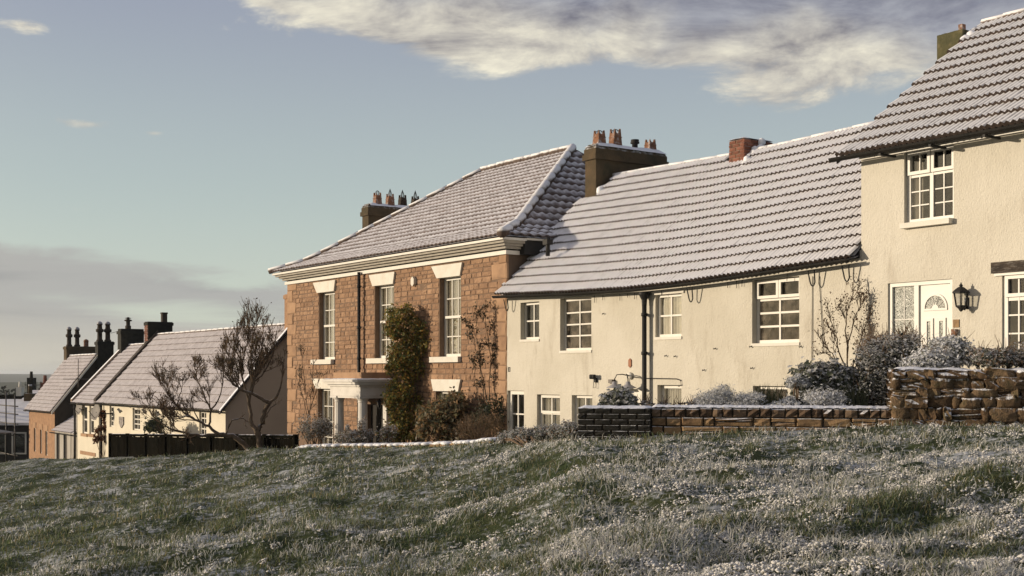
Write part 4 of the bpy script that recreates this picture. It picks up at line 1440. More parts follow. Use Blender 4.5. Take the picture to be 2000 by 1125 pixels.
# ================================================================== HOUSES DOWN THE HILL
def low_house(name, label, s0, s1, eave, ridge, dr, base, wallmat, gablemat, tilemat, tile_w, courses, openings=(), ov=.18, verge=.10, barge=None):
    h = hthing(name, label, 'house', (s0 + s1) / 2, 0, base)
    mb = MB()
    ops = [R4(*o) for o in openings]
    facade(mb, s0, s1, base - 1, eave + .05, ops, .12)
    mb.build('front_wall', M[wallmat], h)
    mb = MB()
    for s, r in ((s1, 1), (s0, 0)):
        pts = [(s, 0, base - 1), (s, 2 * dr, base - 1), (s, 2 * dr, eave), (s, dr, ridge - .05), (s, 0, eave)]
        mb.poly(pts if r else pts[::-1])
    mb.quad((s1, 2 * dr, base - 1), (s0, 2 * dr, base - 1), (s0, 2 * dr, eave), (s1, 2 * dr, eave))
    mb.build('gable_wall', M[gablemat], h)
    ln = math.hypot(dr + ov, ridge - eave + .1)
    fn = lambda s, y: Vector((s, -ov + (dr + ov) * y / ln, eave - .1 + (ridge - eave + .1) * y / ln))
    ex = ln / courses
    tme = tile_mesh('tile', M[tilemat], tile_w + .004, ex + .03, 2, .040, .040)
    og = Vector(ORG[h.name])
    its = [(tme, Matrix.Translation(-og) @ m) for m, s, y in tile_matrices(fn, s0 - verge, s1 + verge, ln - .02, tile_w, ex)]
    rb = MB()
    k = Vector((0, 0, -.035))
    rb.quad(fn(s0 - verge, .12) + k, fn(s1 + verge, .12) + k, fn(s1 + verge, ln) + k, fn(s0 - verge, ln) + k)
    rb.quad(fn(s0 - verge, ln) + k, fn(s1 + verge, ln) + k, Vector((s1 + verge, 2 * dr + ov, eave - .1)), Vector((s0 - verge, 2 * dr + ov, eave - .1)))
    rf_ = rb.build('roof', M[tilemat], h)
    j = tag(join_copies('tile_field', None, its, M[tilemat], rf_), kind='stuff')
    if barge:
        for s in (s1 + verge - .02, s0 - verge - .02):
            MB().prism([fn(s, 0) + k * 3, fn(s, 0) - k * .8, fn(s, ln) - k * .8, fn(s, ln) + k * 3], (.05, 0, 0)).build('verge_board', M[barge], h)
    cap_pieces([Vector((s0 + .05, dr, ridge + .04)), Vector((s1, dr, ridge + .04))], .6, .07, 'ridge_tile', 'ridge_snow', h)
    gutter(h, [(s0 - .05, -ov - .05, eave - .10), (s1 + .05, -ov - .05, eave - .10)], .05, 'gutter')
    return h, ops


def round_pot(parent, s, d, z, h, r, mat='pot_dark', dome=False):
    prof_ = [(r * 1.15, 0), (r * 1.15, h * .08), (r * .85, h * .12), (r * .8, h * .52), (r * 1.25, h * .56), (r * 1.3, h * .70), (r * .85, h * .74), (r * .75, h * .94), (r * .95, h * .96), (r * .95, h)]
    MB().lathe(prof_, 10, (s, d, z)).build('chimney_pot', M[mat], parent)
    if dome:
        MB().lathe([(r * .9, 0), (r * .95, h * .06), (r * .6, h * .14), (.01, h * .18)], 10, (s, d, z + h)).build('wire_guard', M['lamp_white'], parent)


def brick_stack(parent, s0, s1, d0, d1, z0, z1, mat='brick_dark', round_=False):
    mb = MB()
    if round_:
        cx, cy = (s0 + s1) / 2, (d0 + d1) / 2
        mb.box(s0, s1, d0, d1, z0, z1 - .1).box(s0 - .04, s1 + .04, d0 - .04, d1 + .04, z1 - .2, z1 - .06)
        mb.box(s0 + .01, s1 - .01, d0 + .01, d1 - .01, z1 - .058, z1 + .04)
    else:
        mb.box(s0, s1, d0, d1, z0, z1).box(s0 - .035, s1 + .035, d0 - .035, d1 + .035, z1 - .16, z1 - .03)
    st = mb.build('chimney', M[mat], parent)
    return st


LA = [(214, 222.5, 793, 834), (259, 273.5, 797, 841), (303, 311, 800, 846), (331, 341, 801, 848), (389, 403, 803, 852)]
left_white, lops = low_house('long_white_cottage', 'long white cottage with big frosted tile roof behind the bare trees', -30.5, -16.5, -1.10, 1.70, 2.45, -4.1,
                             'render_left', 'render_gable', 'tile_left', .30, 12, LA)
for r in lops:
    window(left_white, r, .12, 2, (.25, .5, .75), .06, .04, 'white_stone', 'glass', d=0.0)
MB().prism([(-16.52, -.24, -1.30), (-16.36, -.24, -1.30), (-16.36, 2.45, 1.78), (-16.52, 2.45, 1.78)], (0, 0, .09)).build('verge', M['old_timber'], left_white)
MB().prism([(-16.52, -.22, -1.20), (-16.38, -.22, -1.20), (-16.38, 2.45, 1.86), (-16.52, 2.45, 1.86)], (0, 0, .04)).build('verge_snow', M['snow'], left_white)
MB().prism([(-30.62, -.22, -1.18), (-30.30, -.22, -1.18), (-30.30, 2.45, 1.78), (-30.62, 2.45, 1.78)], (0, 0, .16)).build('verge_coping', M['old_timber'], left_white)
MB().box(-16.498, -16.46, 0.05, 4.8, -2.62, -2.52).build('string_course', M['old_timber'], left_white)
c = brick_stack(left_white, -30.85, -30.40, 2.04, 3.12, .8, 2.30, 'brick_dark')
MB().box(-30.75, -30.55, 2.72, 2.94, 2.30, 2.66).box(-30.77, -30.53, 2.70, 2.96, 2.66, 2.72).build('chimney_pot', M['pot_dark'], c)
bm_ = chipped_meshes(M['brick'], 3, 41, .02)
its = []
for r in range(14):
    for j in range(2):
        off = -.06 if r % 2 else 0
        a = -30.85 + j * .225 + off
        a, b = max(a, -30.85), min(a + .215, -30.40)
        its.append((rng.choice(bm_), scale_mx(a, b, 2.015, 2.08, 1.15 + r * .078, 1.15 + r * .078 + .07, ORG[left_white.name])))
pieces('brick', 'brick_field', c, its, M['brick'])
c = brick_stack(left_white, -16.7, -16.28, 2.2, 2.9, .9, 2.75, 'far_stone')
its = []
pipe(left_white, S(202), -4.1, -1.15, -.1, .05)
r_ = R4(234, 242.5, 814, 836)
mx_ = (r_[0] + r_[1]) / 2
MB().prism([(r_[0], -.04, r_[3]), (r_[0], -.04, r_[2] + .35 * (r_[3] - r_[2])), (mx_, -.04, r_[2]), (r_[1], -.04, r_[2] + .35 * (r_[3] - r_[2])), (r_[1], -.04, r_[3])], (0, .037, 0)).build('shield_plaque', M['shield'], left_white)
for k, (px, py) in enumerate(((234, 802), (282, 803), (308, 808))):
    s_, z_ = S(px), Zl(px, py)
    MB().prism([(s_ - .32, -.03, z_ + .05), (s_ - .1, -.03, z_ - .02), (s_ + .05, -.03, z_ - .10), (s_ + .14, -.03, z_ - .06), (s_ + .36, -.03, z_ - .02), (s_ + .16, -.03, z_ + .04), (s_ + .05, -.03, z_ + .01), (s_ - .08, -.03, z_ + .10)], (0, .027, 0)).build('wall_ornament', M['black'], left_white)

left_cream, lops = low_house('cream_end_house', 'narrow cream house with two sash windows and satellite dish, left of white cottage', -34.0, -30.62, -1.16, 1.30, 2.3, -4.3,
                             'render_left', 'shaded_gable', 'tile_left', .22, 16, [(161, 170.5, 792, 847), (174.5, 183.5, 793, 848)])
for r in lops:
    w = window(left_cream, r, .12, 1, (.5,), .07, .07, 'white', 'glass')
    MB().box(r[0] - .08, r[1] + .08, -.06, .1, r[2] - .12, r[2] + .003).build('sill', M['quoin'], w)
    MB().box(r[0] - .06, r[1] + .06, -.02, .1, r[3] - .003, r[3] + .14).build('lintel', M['quoin'], w)
MB().box(S(157), S(187), -.02, .03, Zl(170, 889), Zl(170, 882)).build('basement_lintel', M['quoin'], left_cream)
MB().prism([(-34.12, -.22, -1.22), (-33.92, -.22, -1.22), (-33.92, 2.3, 1.42), (-34.12, 2.3, 1.42)], (0, 0, .14)).build('verge_coping', M['snow_thin'], left_cream)
pipe(left_cream, -33.95, -4.3, -1.2, -.08, .05)
c = brick_stack(left_cream, -34.2, -33.7, 1.9, 2.95, .4, 2.05, 'brick_dark', True)
MB().lathe([(.13, 0), (.13, .18), (.09, .2), (.09, .38), (.17, .40), (.17, .44), (.04, .5), (.15, .52), (.02, .58)], 10, (-33.95, 2.3, 2.05)).build('chimney_cowl', M['pot_dark'], c)
for px, py, rr, dd_ in ((188, 805.5, .31, -.55), (155, 798, .26, -.1)):
    s_, z_ = S(px, dd_), Zl(px, py, dd_)
    dsh = hthing('satellite_dish', 'grey satellite dish on an arm between the white and cream houses' if dd_ < -.3 else 'small satellite dish fixed flat at the cream house corner', 'dish', s_, 0, z_)
    n = 14
    vs, fs = [], []
    ax = Vector((.25, -.95, .2)).normalized()
    e1 = ax.cross(Vector((0, 0, 1))).normalized()
    e2 = ax.cross(e1)
    for i in range(4):
        for k in range(n):
            an = 2 * math.pi * k / n
            r = rr * (i + .05) / 3.05
            vs.append(Vector((s_, dd_, z_)) + (e1 * math.cos(an) + e2 * math.sin(an) * 1.08) * r + ax * (r * r * .45))
    for i in range(3):
        for k in range(n):
            fs.append((i * n + k, i * n + (k + 1) % n, (i + 1) * n + (k + 1) % n, (i + 1) * n + k))
    MB().add(vs, fs, True).build('reflector', M['dish'], dsh)
    MB().tube([(s_, dd_, z_), (s_ + .3, dd_ * .5, z_ - .05), (s_ + .35, -.002, z_ - .05)], .025, 6).tube([(s_, dd_, z_ - rr), Vector((s_, dd_, z_)) + ax * .35], .012, 5).build('arm', M['black'], dsh)

far_stone, lops = low_house('brown_stone_house', 'brown stone house with steep frosted roof, shaded gable and tall pots', -42.4, -37.6, -1.66, .92, 1.95, -4.6,
                            'far_stone', 'shaded_gable', 'tile_left', .22, 16, [(66, 69.5, 836, 882), (78, 81.5, 839, 886), (88.5, 92.5, 842, 890)], barge='white_stone')
for r in lops:
    w = window(far_stone, r, .12, 1, (.5,), .05, .05, 'white_stone', 'glass')
    MB().box(r[0] - .12, r[1] + .12, -.02, .1, r[3] - .003, r[3] + .28).build('lintel', M['quoin'], w)
c = brick_stack(far_stone, -42.6, -42.1, 1.75, 3.2, .1, 1.45, 'sooty')
for d_ in (1.95, 2.35):
    round_pot(c, -42.35, d_, 1.45, .85, .13, 'pot_dark', True)
MB().lathe([(.12, 0), (.12, .25), (.14, .26), (.10, .34), (.02, .38)], 10, (-42.35, 2.8, 1.45)).build('chimney_pot', M['pot'], c)
c = brick_stack(far_stone, -37.85, -37.4, 1.95, 2.7, .2, 1.60, 'brick_dark')
for d_ in (2.10, 2.48):
    round_pot(c, -37.62, d_, 1.60, .82, .14, 'pot_dark', True)
wire([(-37.5, 2.6, 2.0), (-34.2, 2.0, 2.0)], .012, 'aerial_wire', 'black', far_stone)
MB().tube([(-37.3, 1.0, -.6), (-37.3, 1.0, .75)], .02, 5).tube([(-37.3, .3, -.2), (-37.3, 1.9, -.2)], .02, 5).build('wall_pipe', M['dish'], far_stone)

shed = hthing('lean_to_shed', 'small grey boarded outhouse with frosted lean-to roof between two houses', 'shed', -35.8, 0, -4.5)
m = MB()
so_ = [(-37.3, -36.75, -4.0, -2.75), (-36.1, -35.55, -4.2, -2.75)]
facade(m, -37.58, -34.02, -5.4, -2.55, so_, .1)
m.build('front_wall', M['grey_board'], shed)
for r in so_:
    slab('door', shed, r[0], r[1], .06, .09, r[2], r[3], M['interior_dark'])
for x in (-35.3, -34.75):
    slab('board', shed, x, x + .5, -.035, -.005, -4.6, -2.62, M['grey_board'])
fn = lambda s, y: Vector((s, -.15 + 1.5 * y / 1.75, -2.62 + .95 * y / 1.75))
tme = tile_mesh('tile', M['tile_left'], .304, .26, 2, .03, .028)
so_g = Vector(ORG[shed.name])
its = [(tme, Matrix.Translation(-so_g) @ mm) for mm, s, y in tile_matrices(fn, -37.6, -34.1, 1.74, .30, .22)]
rb = MB().quad(fn(-37.6, 0), fn(-34.02, 0), fn(-34.02, 1.75), fn(-37.6, 1.75)).build('roof', M['tile_left'], shed)
pieces('tile', 'tile_field', rb, its, M['tile_left'])
gutter(shed, [(-37.6, -.2, -2.68), (-34.02, -.2, -2.68)], .05)

# --- farther down: a snow-roofed house behind scaffolding and three roofs beyond it
def far_house(name, label, px0, px1, Y, y_eave, y_ridge, wallmat, roofmat, depth=5.0, rot=-.97, chim=()):
    zf = lambda py: (HORIZ - py) / FPX * Y
    X0_, X1_ = (px0 - 1000) / FPX * Y, (px1 - 1000) / FPX * Y
    h = thing(name, label, 'house', ((X0_ + X1_) / 2, Y, EYE - 9), 0)
    W, e, r = (X1_ - X0_) / 2, zf(y_eave) + 9, zf(y_ridge) + 9
    m = MB()
    m.box(-W, W, 0, depth, -3, e)
    for x in (-W, W):
        m.poly([(x, 0, e), (x, depth, e), (x, depth / 2, r)] if x > 0 else [(x, 0, e), (x, depth / 2, r), (x, depth, e)])
    m.build('wall', M[wallmat], h)
    m = MB()
    o = .25
    m.prism([(-W - o, -o, e - .12), (-W - o, depth / 2, r + .02), (-W - o, depth + o, e - .12), (-W - o, depth + o, e + .02), (-W - o, depth / 2, r + .18), (-W - o, -o, e + .02)], (2 * W + 2 * o, 0, 0))
    rf2 = m.build('roof', M[roofmat], h)
    for u, hh, mt in chim:
        x = -W + 2 * W * u
        m = MB().box(x - .24, x + .24, depth / 2 - .3, depth / 2 + .4, r - .6, r + hh)
        m.lathe([(.14, 0), (.11, .5)], 8, (x, depth / 2, r + hh))
        m.build('chimney', M[mt], rf2)
    for k in range(3):
        x = -W + 2 * W * (k + .5) / 3
        w_ = MB()
        ring_frame(w_, x - .4, x + .4, e - 1.7, e - .5, .08, -.04, -.002)
        w2 = w_.build('window', M['white_stone'], h)
        MB().box(x - .32, x + .32, -.02, -.004, e - 1.62, e - .58).build('pane', M['glass'], w2)
    return h


far_house('snow_roofed_house', 'low house under a bright snow roof just behind the scaffolding', -60, 57, 68, 826, 788, 'far_dark', 'far_roof', 6, chim=((.66, .5, 'sooty'),))
far_house('red_chimney_house', 'far snowy roof with a pale red chimney beside the brown stone house', 44, 100, 84, 786, 768, 'far_dark', 'far_roof', 5, chim=((.3, .7, 'brick'), (.75, .6, 'brick')))
far_house('dark_far_house', 'distant dark house with a thin snowy roof at the far left', -30, 27, 110, 790, 777, 'far_dark', 'fence', 6, chim=((.75, .9, 'white_stone'),))
far_house('tall_stack_house', 'distant dark gabled house with a tall black chimney', 22, 44, 96, 800, 789, 'far_dark', 'fence', 6, chim=((.45, 2.0, 'brick_dark'),))

sc_s = [(-45.5, -.4), (-45.5, -1.5), (-48.0, -.4), (-48.0, -1.5), (-50.4, -.4), (-50.4, -1.5), (-43.6, -.4), (-43.6, -1.5)]
scaf = hthing('scaffold', 'steel tube scaffolding with boards in front of the snow roofed house', 'scaffold', -47, -1, -4.8)
for s_, d_ in sc_s:
    MB().tube([(s_, d_, -5.2), (s_, d_, -1.25 + rng.uniform(-.3, .5))], .035, 6).build('standard_pole', M['dark_metal'], scaf)
for z_ in (-4.1, -3.1, -2.5, -2.0, -1.6):
    for d_ in (-.4, -1.5):
        MB().tube([(-51, d_ + .05, z_), (-43.2, d_ + .05, z_)], .032, 6).build('ledger_pole', M['dark_metal'], scaf)
MB().tube([(-50.2, -1.58, -5), (-46, -1.58, -3.1)], .032, 6).build('brace', M['dark_metal'], scaf)
MB().tube([(-43.8, -1.58, -5), (-47.8, -1.58, -2.6)], .032, 6).build('brace', M['dark_metal'], scaf)
for k in range(4):
    slab('board', scaf, -51, -43.3, -1.4 + k * .25, -1.17 + k * .25, -2.94, -2.90, M['grey_board'])
MB().box(-51, -43.3, -1.56, -1.53, -2.9, -2.7).build('toe_board', M['grey_board'], scaf)
AS = S(80, 3.0)
AZ = Zl(80, 752, 3.0)
aer = hthing('tv_aerial', 'thin television aerial above the far brown stone roof verge', 'aerial', AS, 3.0, 0)
aer_m = MB().tube([(AS, 3.0, AZ - 2), (AS, 3.0, AZ + .2)], .03, 5).tube([(AS - .9, 2.3, AZ), (AS + .5, 3.4, AZ)], .02, 4)
aer_m.build('mast', M['black'], aer)
for k in range(7):
    x = AS - .85 + k * .21
    MB().tube([(x, 2.34 + k * .165, AZ - .2), (x, 2.34 + k * .165, AZ + .2)], .012, 4).build('element', M['black'], aer)


# ================================================================== THE GREEN
def vnoise(x, y, seed=0):
    """value noise, vectorised"""
    xi, yi = np.floor(x).astype(np.int64), np.floor(y).astype(np.int64)
    xf, yf = x - xi, y - yi
    u, v = xf * xf * xf * (xf * (6 * xf - 15) + 10), yf * yf * yf * (yf * (6 * yf - 15) + 10)
    def hsh(a, b):
        h = (a * 374761393 + b * 668265263 + seed * 974634777) & 0xFFFFFFFF
        h = ((h ^ (h >> 13)) * 1274126177) & 0xFFFFFFFF
        return ((h ^ (h >> 16)) & 0xFFFF) / 65535.0
    a, b, c, d = hsh(xi, yi), hsh(xi + 1, yi), hsh(xi, yi + 1), hsh(xi + 1, yi + 1)
    return (a * (1 - u) + b * u) * (1 - v) + (c * (1 - u) + d * u) * v


def fbm(x, y, seed=0, oct=4, gain=.5):
    t, a, n = 0, 1.0, 0
    for o in range(oct):
        t = t + a * vnoise(x * 2 ** o, y * 2 ** o, seed + o * 17)
        n += a
        a *= gain
    return t / n


EDGE = [(-900, 120, 912), (0, 55, 903), (217, 41.9, 893), (575, 29.9, 875), (600, 28.6, 873), (735, 26.6, 870), (860, 24.4, 868), (985, 20.5, 864), (1060, 18.3, 861), (1130, 16.25, 858), (1250, 16.1, 851), (1742, 15.5, 831), (2000, 14.6, 827), (2400, 13.4, 822)]
eq = np.array([(a - 1000) / FPX for a, _, _ in EDGE])
eY = np.array([b for _, b, _ in EDGE], float)
ek = np.array([((HORIZ - c) / FPX * b + 1.522) / b for _, b, c in EDGE])
HQ = np.array([(p - 1000) / FPX for p in (-200, 50, 440, 560, 940, 1000, 1600, 1720, 2000)])
HZ = np.array([-5.6, -4.9, -4.1, -3.3, -3.2, -2.5, -2.4, -1.1, -.95])


def terrain(X, Y, detail=True):
    q = np.clip(X / np.maximum(Y, .5), -.75, .6)
    Ye = np.interp(q, eq, eY)
    k = np.interp(q, eq, ek)
    Yc = np.maximum(Y, .5)
    z = -1.522 + k * np.minimum(Yc, Ye)
    e = np.maximum(Yc - Ye, 0)
    hz = np.interp(q, HQ, HZ)
    z = np.where(e > 0, np.maximum(z - .55 * e, np.minimum(hz, z)), z)
    if detail:
        fade = np.clip((Ye - Yc) / 1.2, .15, 1)
        z = z + fade * (.30 * (fbm(X * .26 + 5, Y * .62, 3, 3) - .5) + .22 * (fbm(X * .8, Y * 1.2, 7, 3) - .5) + .11 * (fbm(X * 3.2, Y * 3.8, 9, 3) - .5))
    return z + EYE


def edge_Y(X, Y):
    return np.interp(np.clip(X / np.maximum(Y, .5), -.75, .6), eq, eY)


th = np.radians(np.concatenate([np.linspace(-80, -25.5, 50), np.linspace(-25, 25, 560), np.linspace(25.5, 80, 50)]))
rr = 1 / np.linspace(1 / 1.5, 1 / 95, 420)
rr = np.unique(np.concatenate([rr, np.linspace(9, 60, 160)]))
TH, RR = np.meshgrid(th, rr)
GX, GY = RR * np.sin(TH), RR * np.cos(TH)
GZ = terrain(GX, GY)
nr, nt = GX.shape
idx = np.arange(nr * nt).reshape(nr, nt)
F = np.stack([idx[:-1, :-1], idx[:-1, 1:], idx[1:, 1:], idx[1:, :-1]], -1).reshape(-1, 4)
g_me = np_mesh('village_green', np.stack([GX, GY, GZ], -1).reshape(-1, 3), F, M['green'], smooth=True)
tag(link('village_green', g_me), 'sloping village green of frosty snow flecked turf', 'green', kind='structure')

# far land: falls into a valley and rises to two ridges
th = np.linspace(0, 2 * math.pi, 241)
rr = np.geomspace(60, 9000, 90)
TH, RR = np.meshgrid(th, rr)
ridge1 = -6 + 5 * (fbm(np.sin(TH) * 6 + 20, np.cos(TH) * 6 + 20, 21, 3) - .5)
ridge2 = 1.0 + 14 * (fbm(np.sin(TH) * 9 + 20, np.cos(TH) * 9 + 20, 31, 3) - .5)
LZ = np.interp(RR, [60, 120, 250, 500], [-7, -9, -13.5, -20])
LZ = np.where(RR > 500, -22 + (ridge1 + 22) * np.exp(-((RR - 1000) / 260) ** 2), LZ)
LZ = np.where(RR > 1600, -30 + (ridge2 + 30) * (1 - np.exp(-((RR - 1600) / 1300) ** 2)), LZ)
LZ = LZ + EYE
LX, LY = RR * np.sin(TH), RR * np.cos(TH)
nr, nt = LX.shape
idx = np.arange(nr * nt).reshape(nr, nt)
F = np.stack([idx[:-1, :-1], idx[:-1, 1:], idx[1:, 1:], idx[1:, :-1]], -1).reshape(-1, 4)
tag(link('far_hills', np_mesh('far_hills', np.stack([LX, LY, LZ], -1).reshape(-1, 3), F, M['land'], smooth=True)), 'far wooded valley and low hills at the horizon', 'hills', kind='structure')


# ================================================================== PLANTS: generators
def leaves_np(C, N, size, aspect=.55, fold=.15, rs=nrs):
    """quads at centres C, facing N, random spin"""
    n = len(C)
    N = N / np.maximum(np.linalg.norm(N, axis=1, keepdims=True), 1e-6)
    R = rs.normal(size=(n, 3))
    A = np.cross(N, R)
    A /= np.maximum(np.linalg.norm(A, axis=1, keepdims=True), 1e-6)
    B = np.cross(N, A)
    sz = (size * rs.uniform(.6, 1.35, (n, 1)))
    a, b = A * sz, B * sz * aspect
    V = np.stack([C - a, C - b + N * sz * fold, C + a, C + b + N * sz * fold], 1).reshape(-1, 3)
    F = np.arange(n * 4).reshape(n, 4)
    return V, F


def palette(n, cols, rs=nrs, var=.25):
    c = np.array(cols)[rs.randint(0, len(cols), n)]
    return c * rs.uniform(1 - var, 1 + var, (n, 1))


def clumps(lobes, n, rs=nrs, per=34, tight=.30):
    """lobes: (x,y,z,rx,ry,rz); leaves gather in clumps spread through the lobes, denser near the skin"""
    lobes = np.array(lobes, float)
    wgt = lobes[:, 3] * lobes[:, 5]
    nc = max(6, n // per)
    li = rs.choice(len(lobes), nc, p=wgt / wgt.sum())
    D = rs.normal(size=(nc, 3))
    D /= np.linalg.norm(D, axis=1, keepdims=True)
    rad = rs.uniform(.45, 1.0, (nc, 1)) ** .6
    cc = lobes[li, :3] + D * rad * lobes[li, 3:]
    ci = rs.randint(0, nc, n)
    off = rs.normal(size=(n, 3)) * (lobes[li][ci, 3:] * tight * rs.uniform(.5, 1.1, (nc, 1))[ci])
    C = cc[ci] + off
    N = D[ci] * .8 + rs.normal(size=(n, 3)) * .7 + np.array([0, 0, .5])
    return C, N, cc


def PW(px, py, Y):
    return Vector(((px - 1000) / FPX * Y, Y, EYE + (HORIZ - py) / FPX * Y))


def bush(name, label, cat, lobes_px, Y, depth, n, leaf, cols, mat='leaf_frost', base_y=None, stems=8, per=34, tight=.30, group=None, seed=0, twigs=0, twig_len=.25, aspect=.55):
    """lobes_px: list of (px, py, rx_px, ry_px[, dY])"""
    rs = np.random.RandomState(seed + 100)
    r = random.Random(seed)
    lobes = []
    for L in lobes_px:
        yy = Y + (L[4] if len(L) > 4 else 0)
        p = PW(L[0], L[1], yy)
        lobes.append((p.x, p.y, p.z, L[2] / FPX * yy, depth, L[3] / FPX * yy))
    cx = np.mean([l[0] for l in lobes])
    zb = (EYE + (HORIZ - base_y) / FPX * Y) if base_y else min(l[2] - l[5] for l in lobes)
    t = thing(name, label, cat, (cx, Y, zb), 0, group, (cx, Y, zb))
    og = np.array(ORG[t.name])
    C, N, cc = clumps(lobes, n, rs, per, tight)
    C[:, 2] = np.maximum(C[:, 2], zb + .01)
    V, F = leaves_np(C, N, leaf, aspect, rs=rs)
    link('foliage', np_mesh('foliage', V - og, F, M[mat], palette(n, cols, rs)), t)
    m = MB()
    for i in range(stems):
        k = cc[r.randrange(len(cc))]
        b = Vector((cx + (k[0] - cx) * .35 + r.uniform(-.05, .05), Y + r.uniform(-.1, .1), zb))
        e = Vector(k)
        mid = b.lerp(e, .5) + Vector((r.uniform(-.06, .06), r.uniform(-.06, .06), .05))
        m.tube([b, mid, e], [.014, .010, .005], 5)
    for i in range(twigs):
        k = Vector(cc[r.randrange(len(cc))])
        dv = Vector((r.uniform(-.6, .6), r.uniform(-.6, .6), r.uniform(.4, 1.2))).normalized() * twig_len * r.uniform(.5, 1.2)
        m.tube([k, k + dv * .5 + Vector((r.uniform(-.02, .02), 0, 0)), k + dv], [.005, .004, .002], 4)
    m.build('stem', M['twig'], t)
    return t


class Wood:
    """grows branch polylines with radii; tubes are written into one mesh"""
    def __init__(self, seed):
        self.r = random.Random(seed)
        self.lines = []
        self.tips = []

    def grow(self, p, d, length, rad, level, kids, up=.25, wander=.35, spread=.9, shrink=.62):
        r = self.r
        n = max(3, int(4 + length * 2))
        pts, rads = [p.copy()], [rad]
        d = d.normalized()
        for i in range(n):
            d = (d + Vector((r.gauss(0, wander), r.gauss(0, wander), r.gauss(0, wander) + up)) * (1.6 / n)).normalized()
            pts.append(pts[-1] + d * (length / n))
            rads.append(max(rad * (1 - .7 * (i + 1) / n), .0038))
        self.lines.append((pts, rads))
        if level <= 0:
            self.tips.append((pts[-1], d))
            return
        self.kids(pts, rads, length, level, kids, up, wander, spread, shrink)

    def kids(self, pts, rads, length, level, kids, up, wander, spread, shrink, lo=.25):
        r = self.r
        for k in range(kids):
            u = r.uniform(lo, 1) ** .8 * (len(pts) - 1.001)
            i = int(u)
            p = pts[i].lerp(pts[i + 1], u - i)
            t = (pts[i + 1] - pts[i]).normalized()
            a = Vector((r.gauss(0, 1), r.gauss(0, 1), r.gauss(0, 1)))
            a = (a - t * a.dot(t)).normalized()
            dd = (t + a * spread * r.uniform(.5, 1.2) + Vector((0, 0, up * .6)))
            self.grow(p, dd, length * shrink * r.uniform(.6, 1.15), max(rads[i] * .6, .006), level - 1, max(2, kids - 1), up, wander, spread, shrink)

    def limb(self, pts, r0, r1, level, kids, length, up=.25, wander=.35, spread=.9, shrink=.62, lo=.3):
        pts = [Vector(p) for p in pts]
        fine = [pts[0]]
        for a, b in zip(pts[:-1], pts[1:]):
            for k in (1, 2, 3):
                fine.append(a.lerp(b, k / 3) + Vector((self.r.gauss(0, .012), self.r.gauss(0, .012), self.r.gauss(0, .012))))
        rads = [r0 + (r1 - r0) * i / (len(fine) - 1) for i in range(len(fine))]
        self.lines.append((fine, rads))
        if level > 0:
            self.kids(fine, rads, length, level, kids, up, wander, spread, shrink, lo)

    def mesh(self, minr=0, maxr=9):
        m = MB()
        for pts, rads in self.lines:
            if minr <= rads[0] < maxr:
                m.tube(pts, rads, 8 if rads[0] > .03 else (5 if rads[0] > .01 else 3), False)
        return m


# ================================================================== GARDEN WALLS AND FENCE
wA, wB = Vector((0.871, 16.42)), Vector((4.716, 15.60))
wdir = (wB - wA)
WL = wdir.length
wrot = math.atan2(wdir.y, wdir.x)
wtop = -0.425
low_wall = thing('low_garden_wall', 'low golden stone garden wall with snow topped brick coping and dark brick end', 'wall', (wA.x, wA.y, EYE - 1.1), wrot, None, (0, 0, -1.1))
core = MB().box(.02, WL, .03, .30, -1.35, wtop - .125).build('wall_core', M['wall_core'], low_wall)
og = Vector(ORG[low_wall.name])
wst = chipped_meshes(M['wall_stone'], 8, 33, .05)
x0p = .95
its = []
z = -1.16
for h in (.125, .14, .12, .115, .115):
    z1 = z + h
    if z1 > wtop - .11: z1 = wtop - .125
    if z1 - z < .03: break
    x = x0p
    while x < WL:
        ln = rng.choice((.14, .22, .3, .38, .46)) * rng.uniform(.85, 1.15)
        if WL - x - ln < .12: ln = WL - x
        if rng.random() < .22 and ln > .25:            # two thin stones in the height of one
            zm_ = z + (z1 - z) * rng.uniform(.4, .6)
            its.append((rng.choice(wst), scale_mx(x + .006, x + ln - .006, -.01 + rng.uniform(-.015, .012), .12, z + .004, zm_ - .005, og)))
            its.append((rng.choice(wst), scale_mx(x + .006, x + ln - .006, -.01 + rng.uniform(-.015, .012), .12, zm_ + .003, z1 - .005, og)))
        else:
            its.append((rng.choice(wst), scale_mx(x + .006, x + ln - .006, -.01 + rng.uniform(-.018, .012), .12, z + .004, z1 - .005, og, rng.uniform(-.012, .012))))
        x += ln
    z = z1
pieces('stone', 'stone_field', core, its, M['wall_stone'])
its = []
cbr = chipped_meshes(M['coping'], 5, 44, .03)
x = x0p
while x < WL - .02:
    ln = rng.uniform(.125, .185)
    its.append((rng.choice(cbr), scale_mx(x + .004, min(x + ln, WL) - .004, -.03 + rng.uniform(-.01, .008), .31, wtop - .12, wtop + rng.uniform(-.012, .008), og, rng.uniform(-.006, .006))))
    x += ln
cop = MB().box(x0p, WL, .01, .29, wtop - .118, wtop - .02).build('coping', M['wall_core'], low_wall)
pieces('coping_brick', 'coping_field', cop, its, M['coping'])
pier = MB().box(.02, x0p - .012, -.07, .34, -1.35, wtop - .01).build('end_pier', M['wall_core'], low_wall)
its = []
dbr = chipped_meshes(M['brick_dark'], 5, 45, .03)
for r in range(11):
    zz = wtop - .005 - (r + 1) * .073
    off = -.11 if r % 2 else 0
    x = off
    while x < x0p - .02:
        a, b = max(x, 0), min(x + .215, x0p)
        if b - a > .03:
            its.append((rng.choice(dbr), scale_mx(a + .004, b - .004, -.095 + rng.uniform(-.006, .006), 0, zz + .004, zz + .069, og)))
        x += .222
pieces('brick', 'brick_field', pier, its, M['brick_dark'])
ms = MB()
lumpy_snow(ms, x0p, WL, .0, .30, wtop + .006, .03, 90, 4, 51)
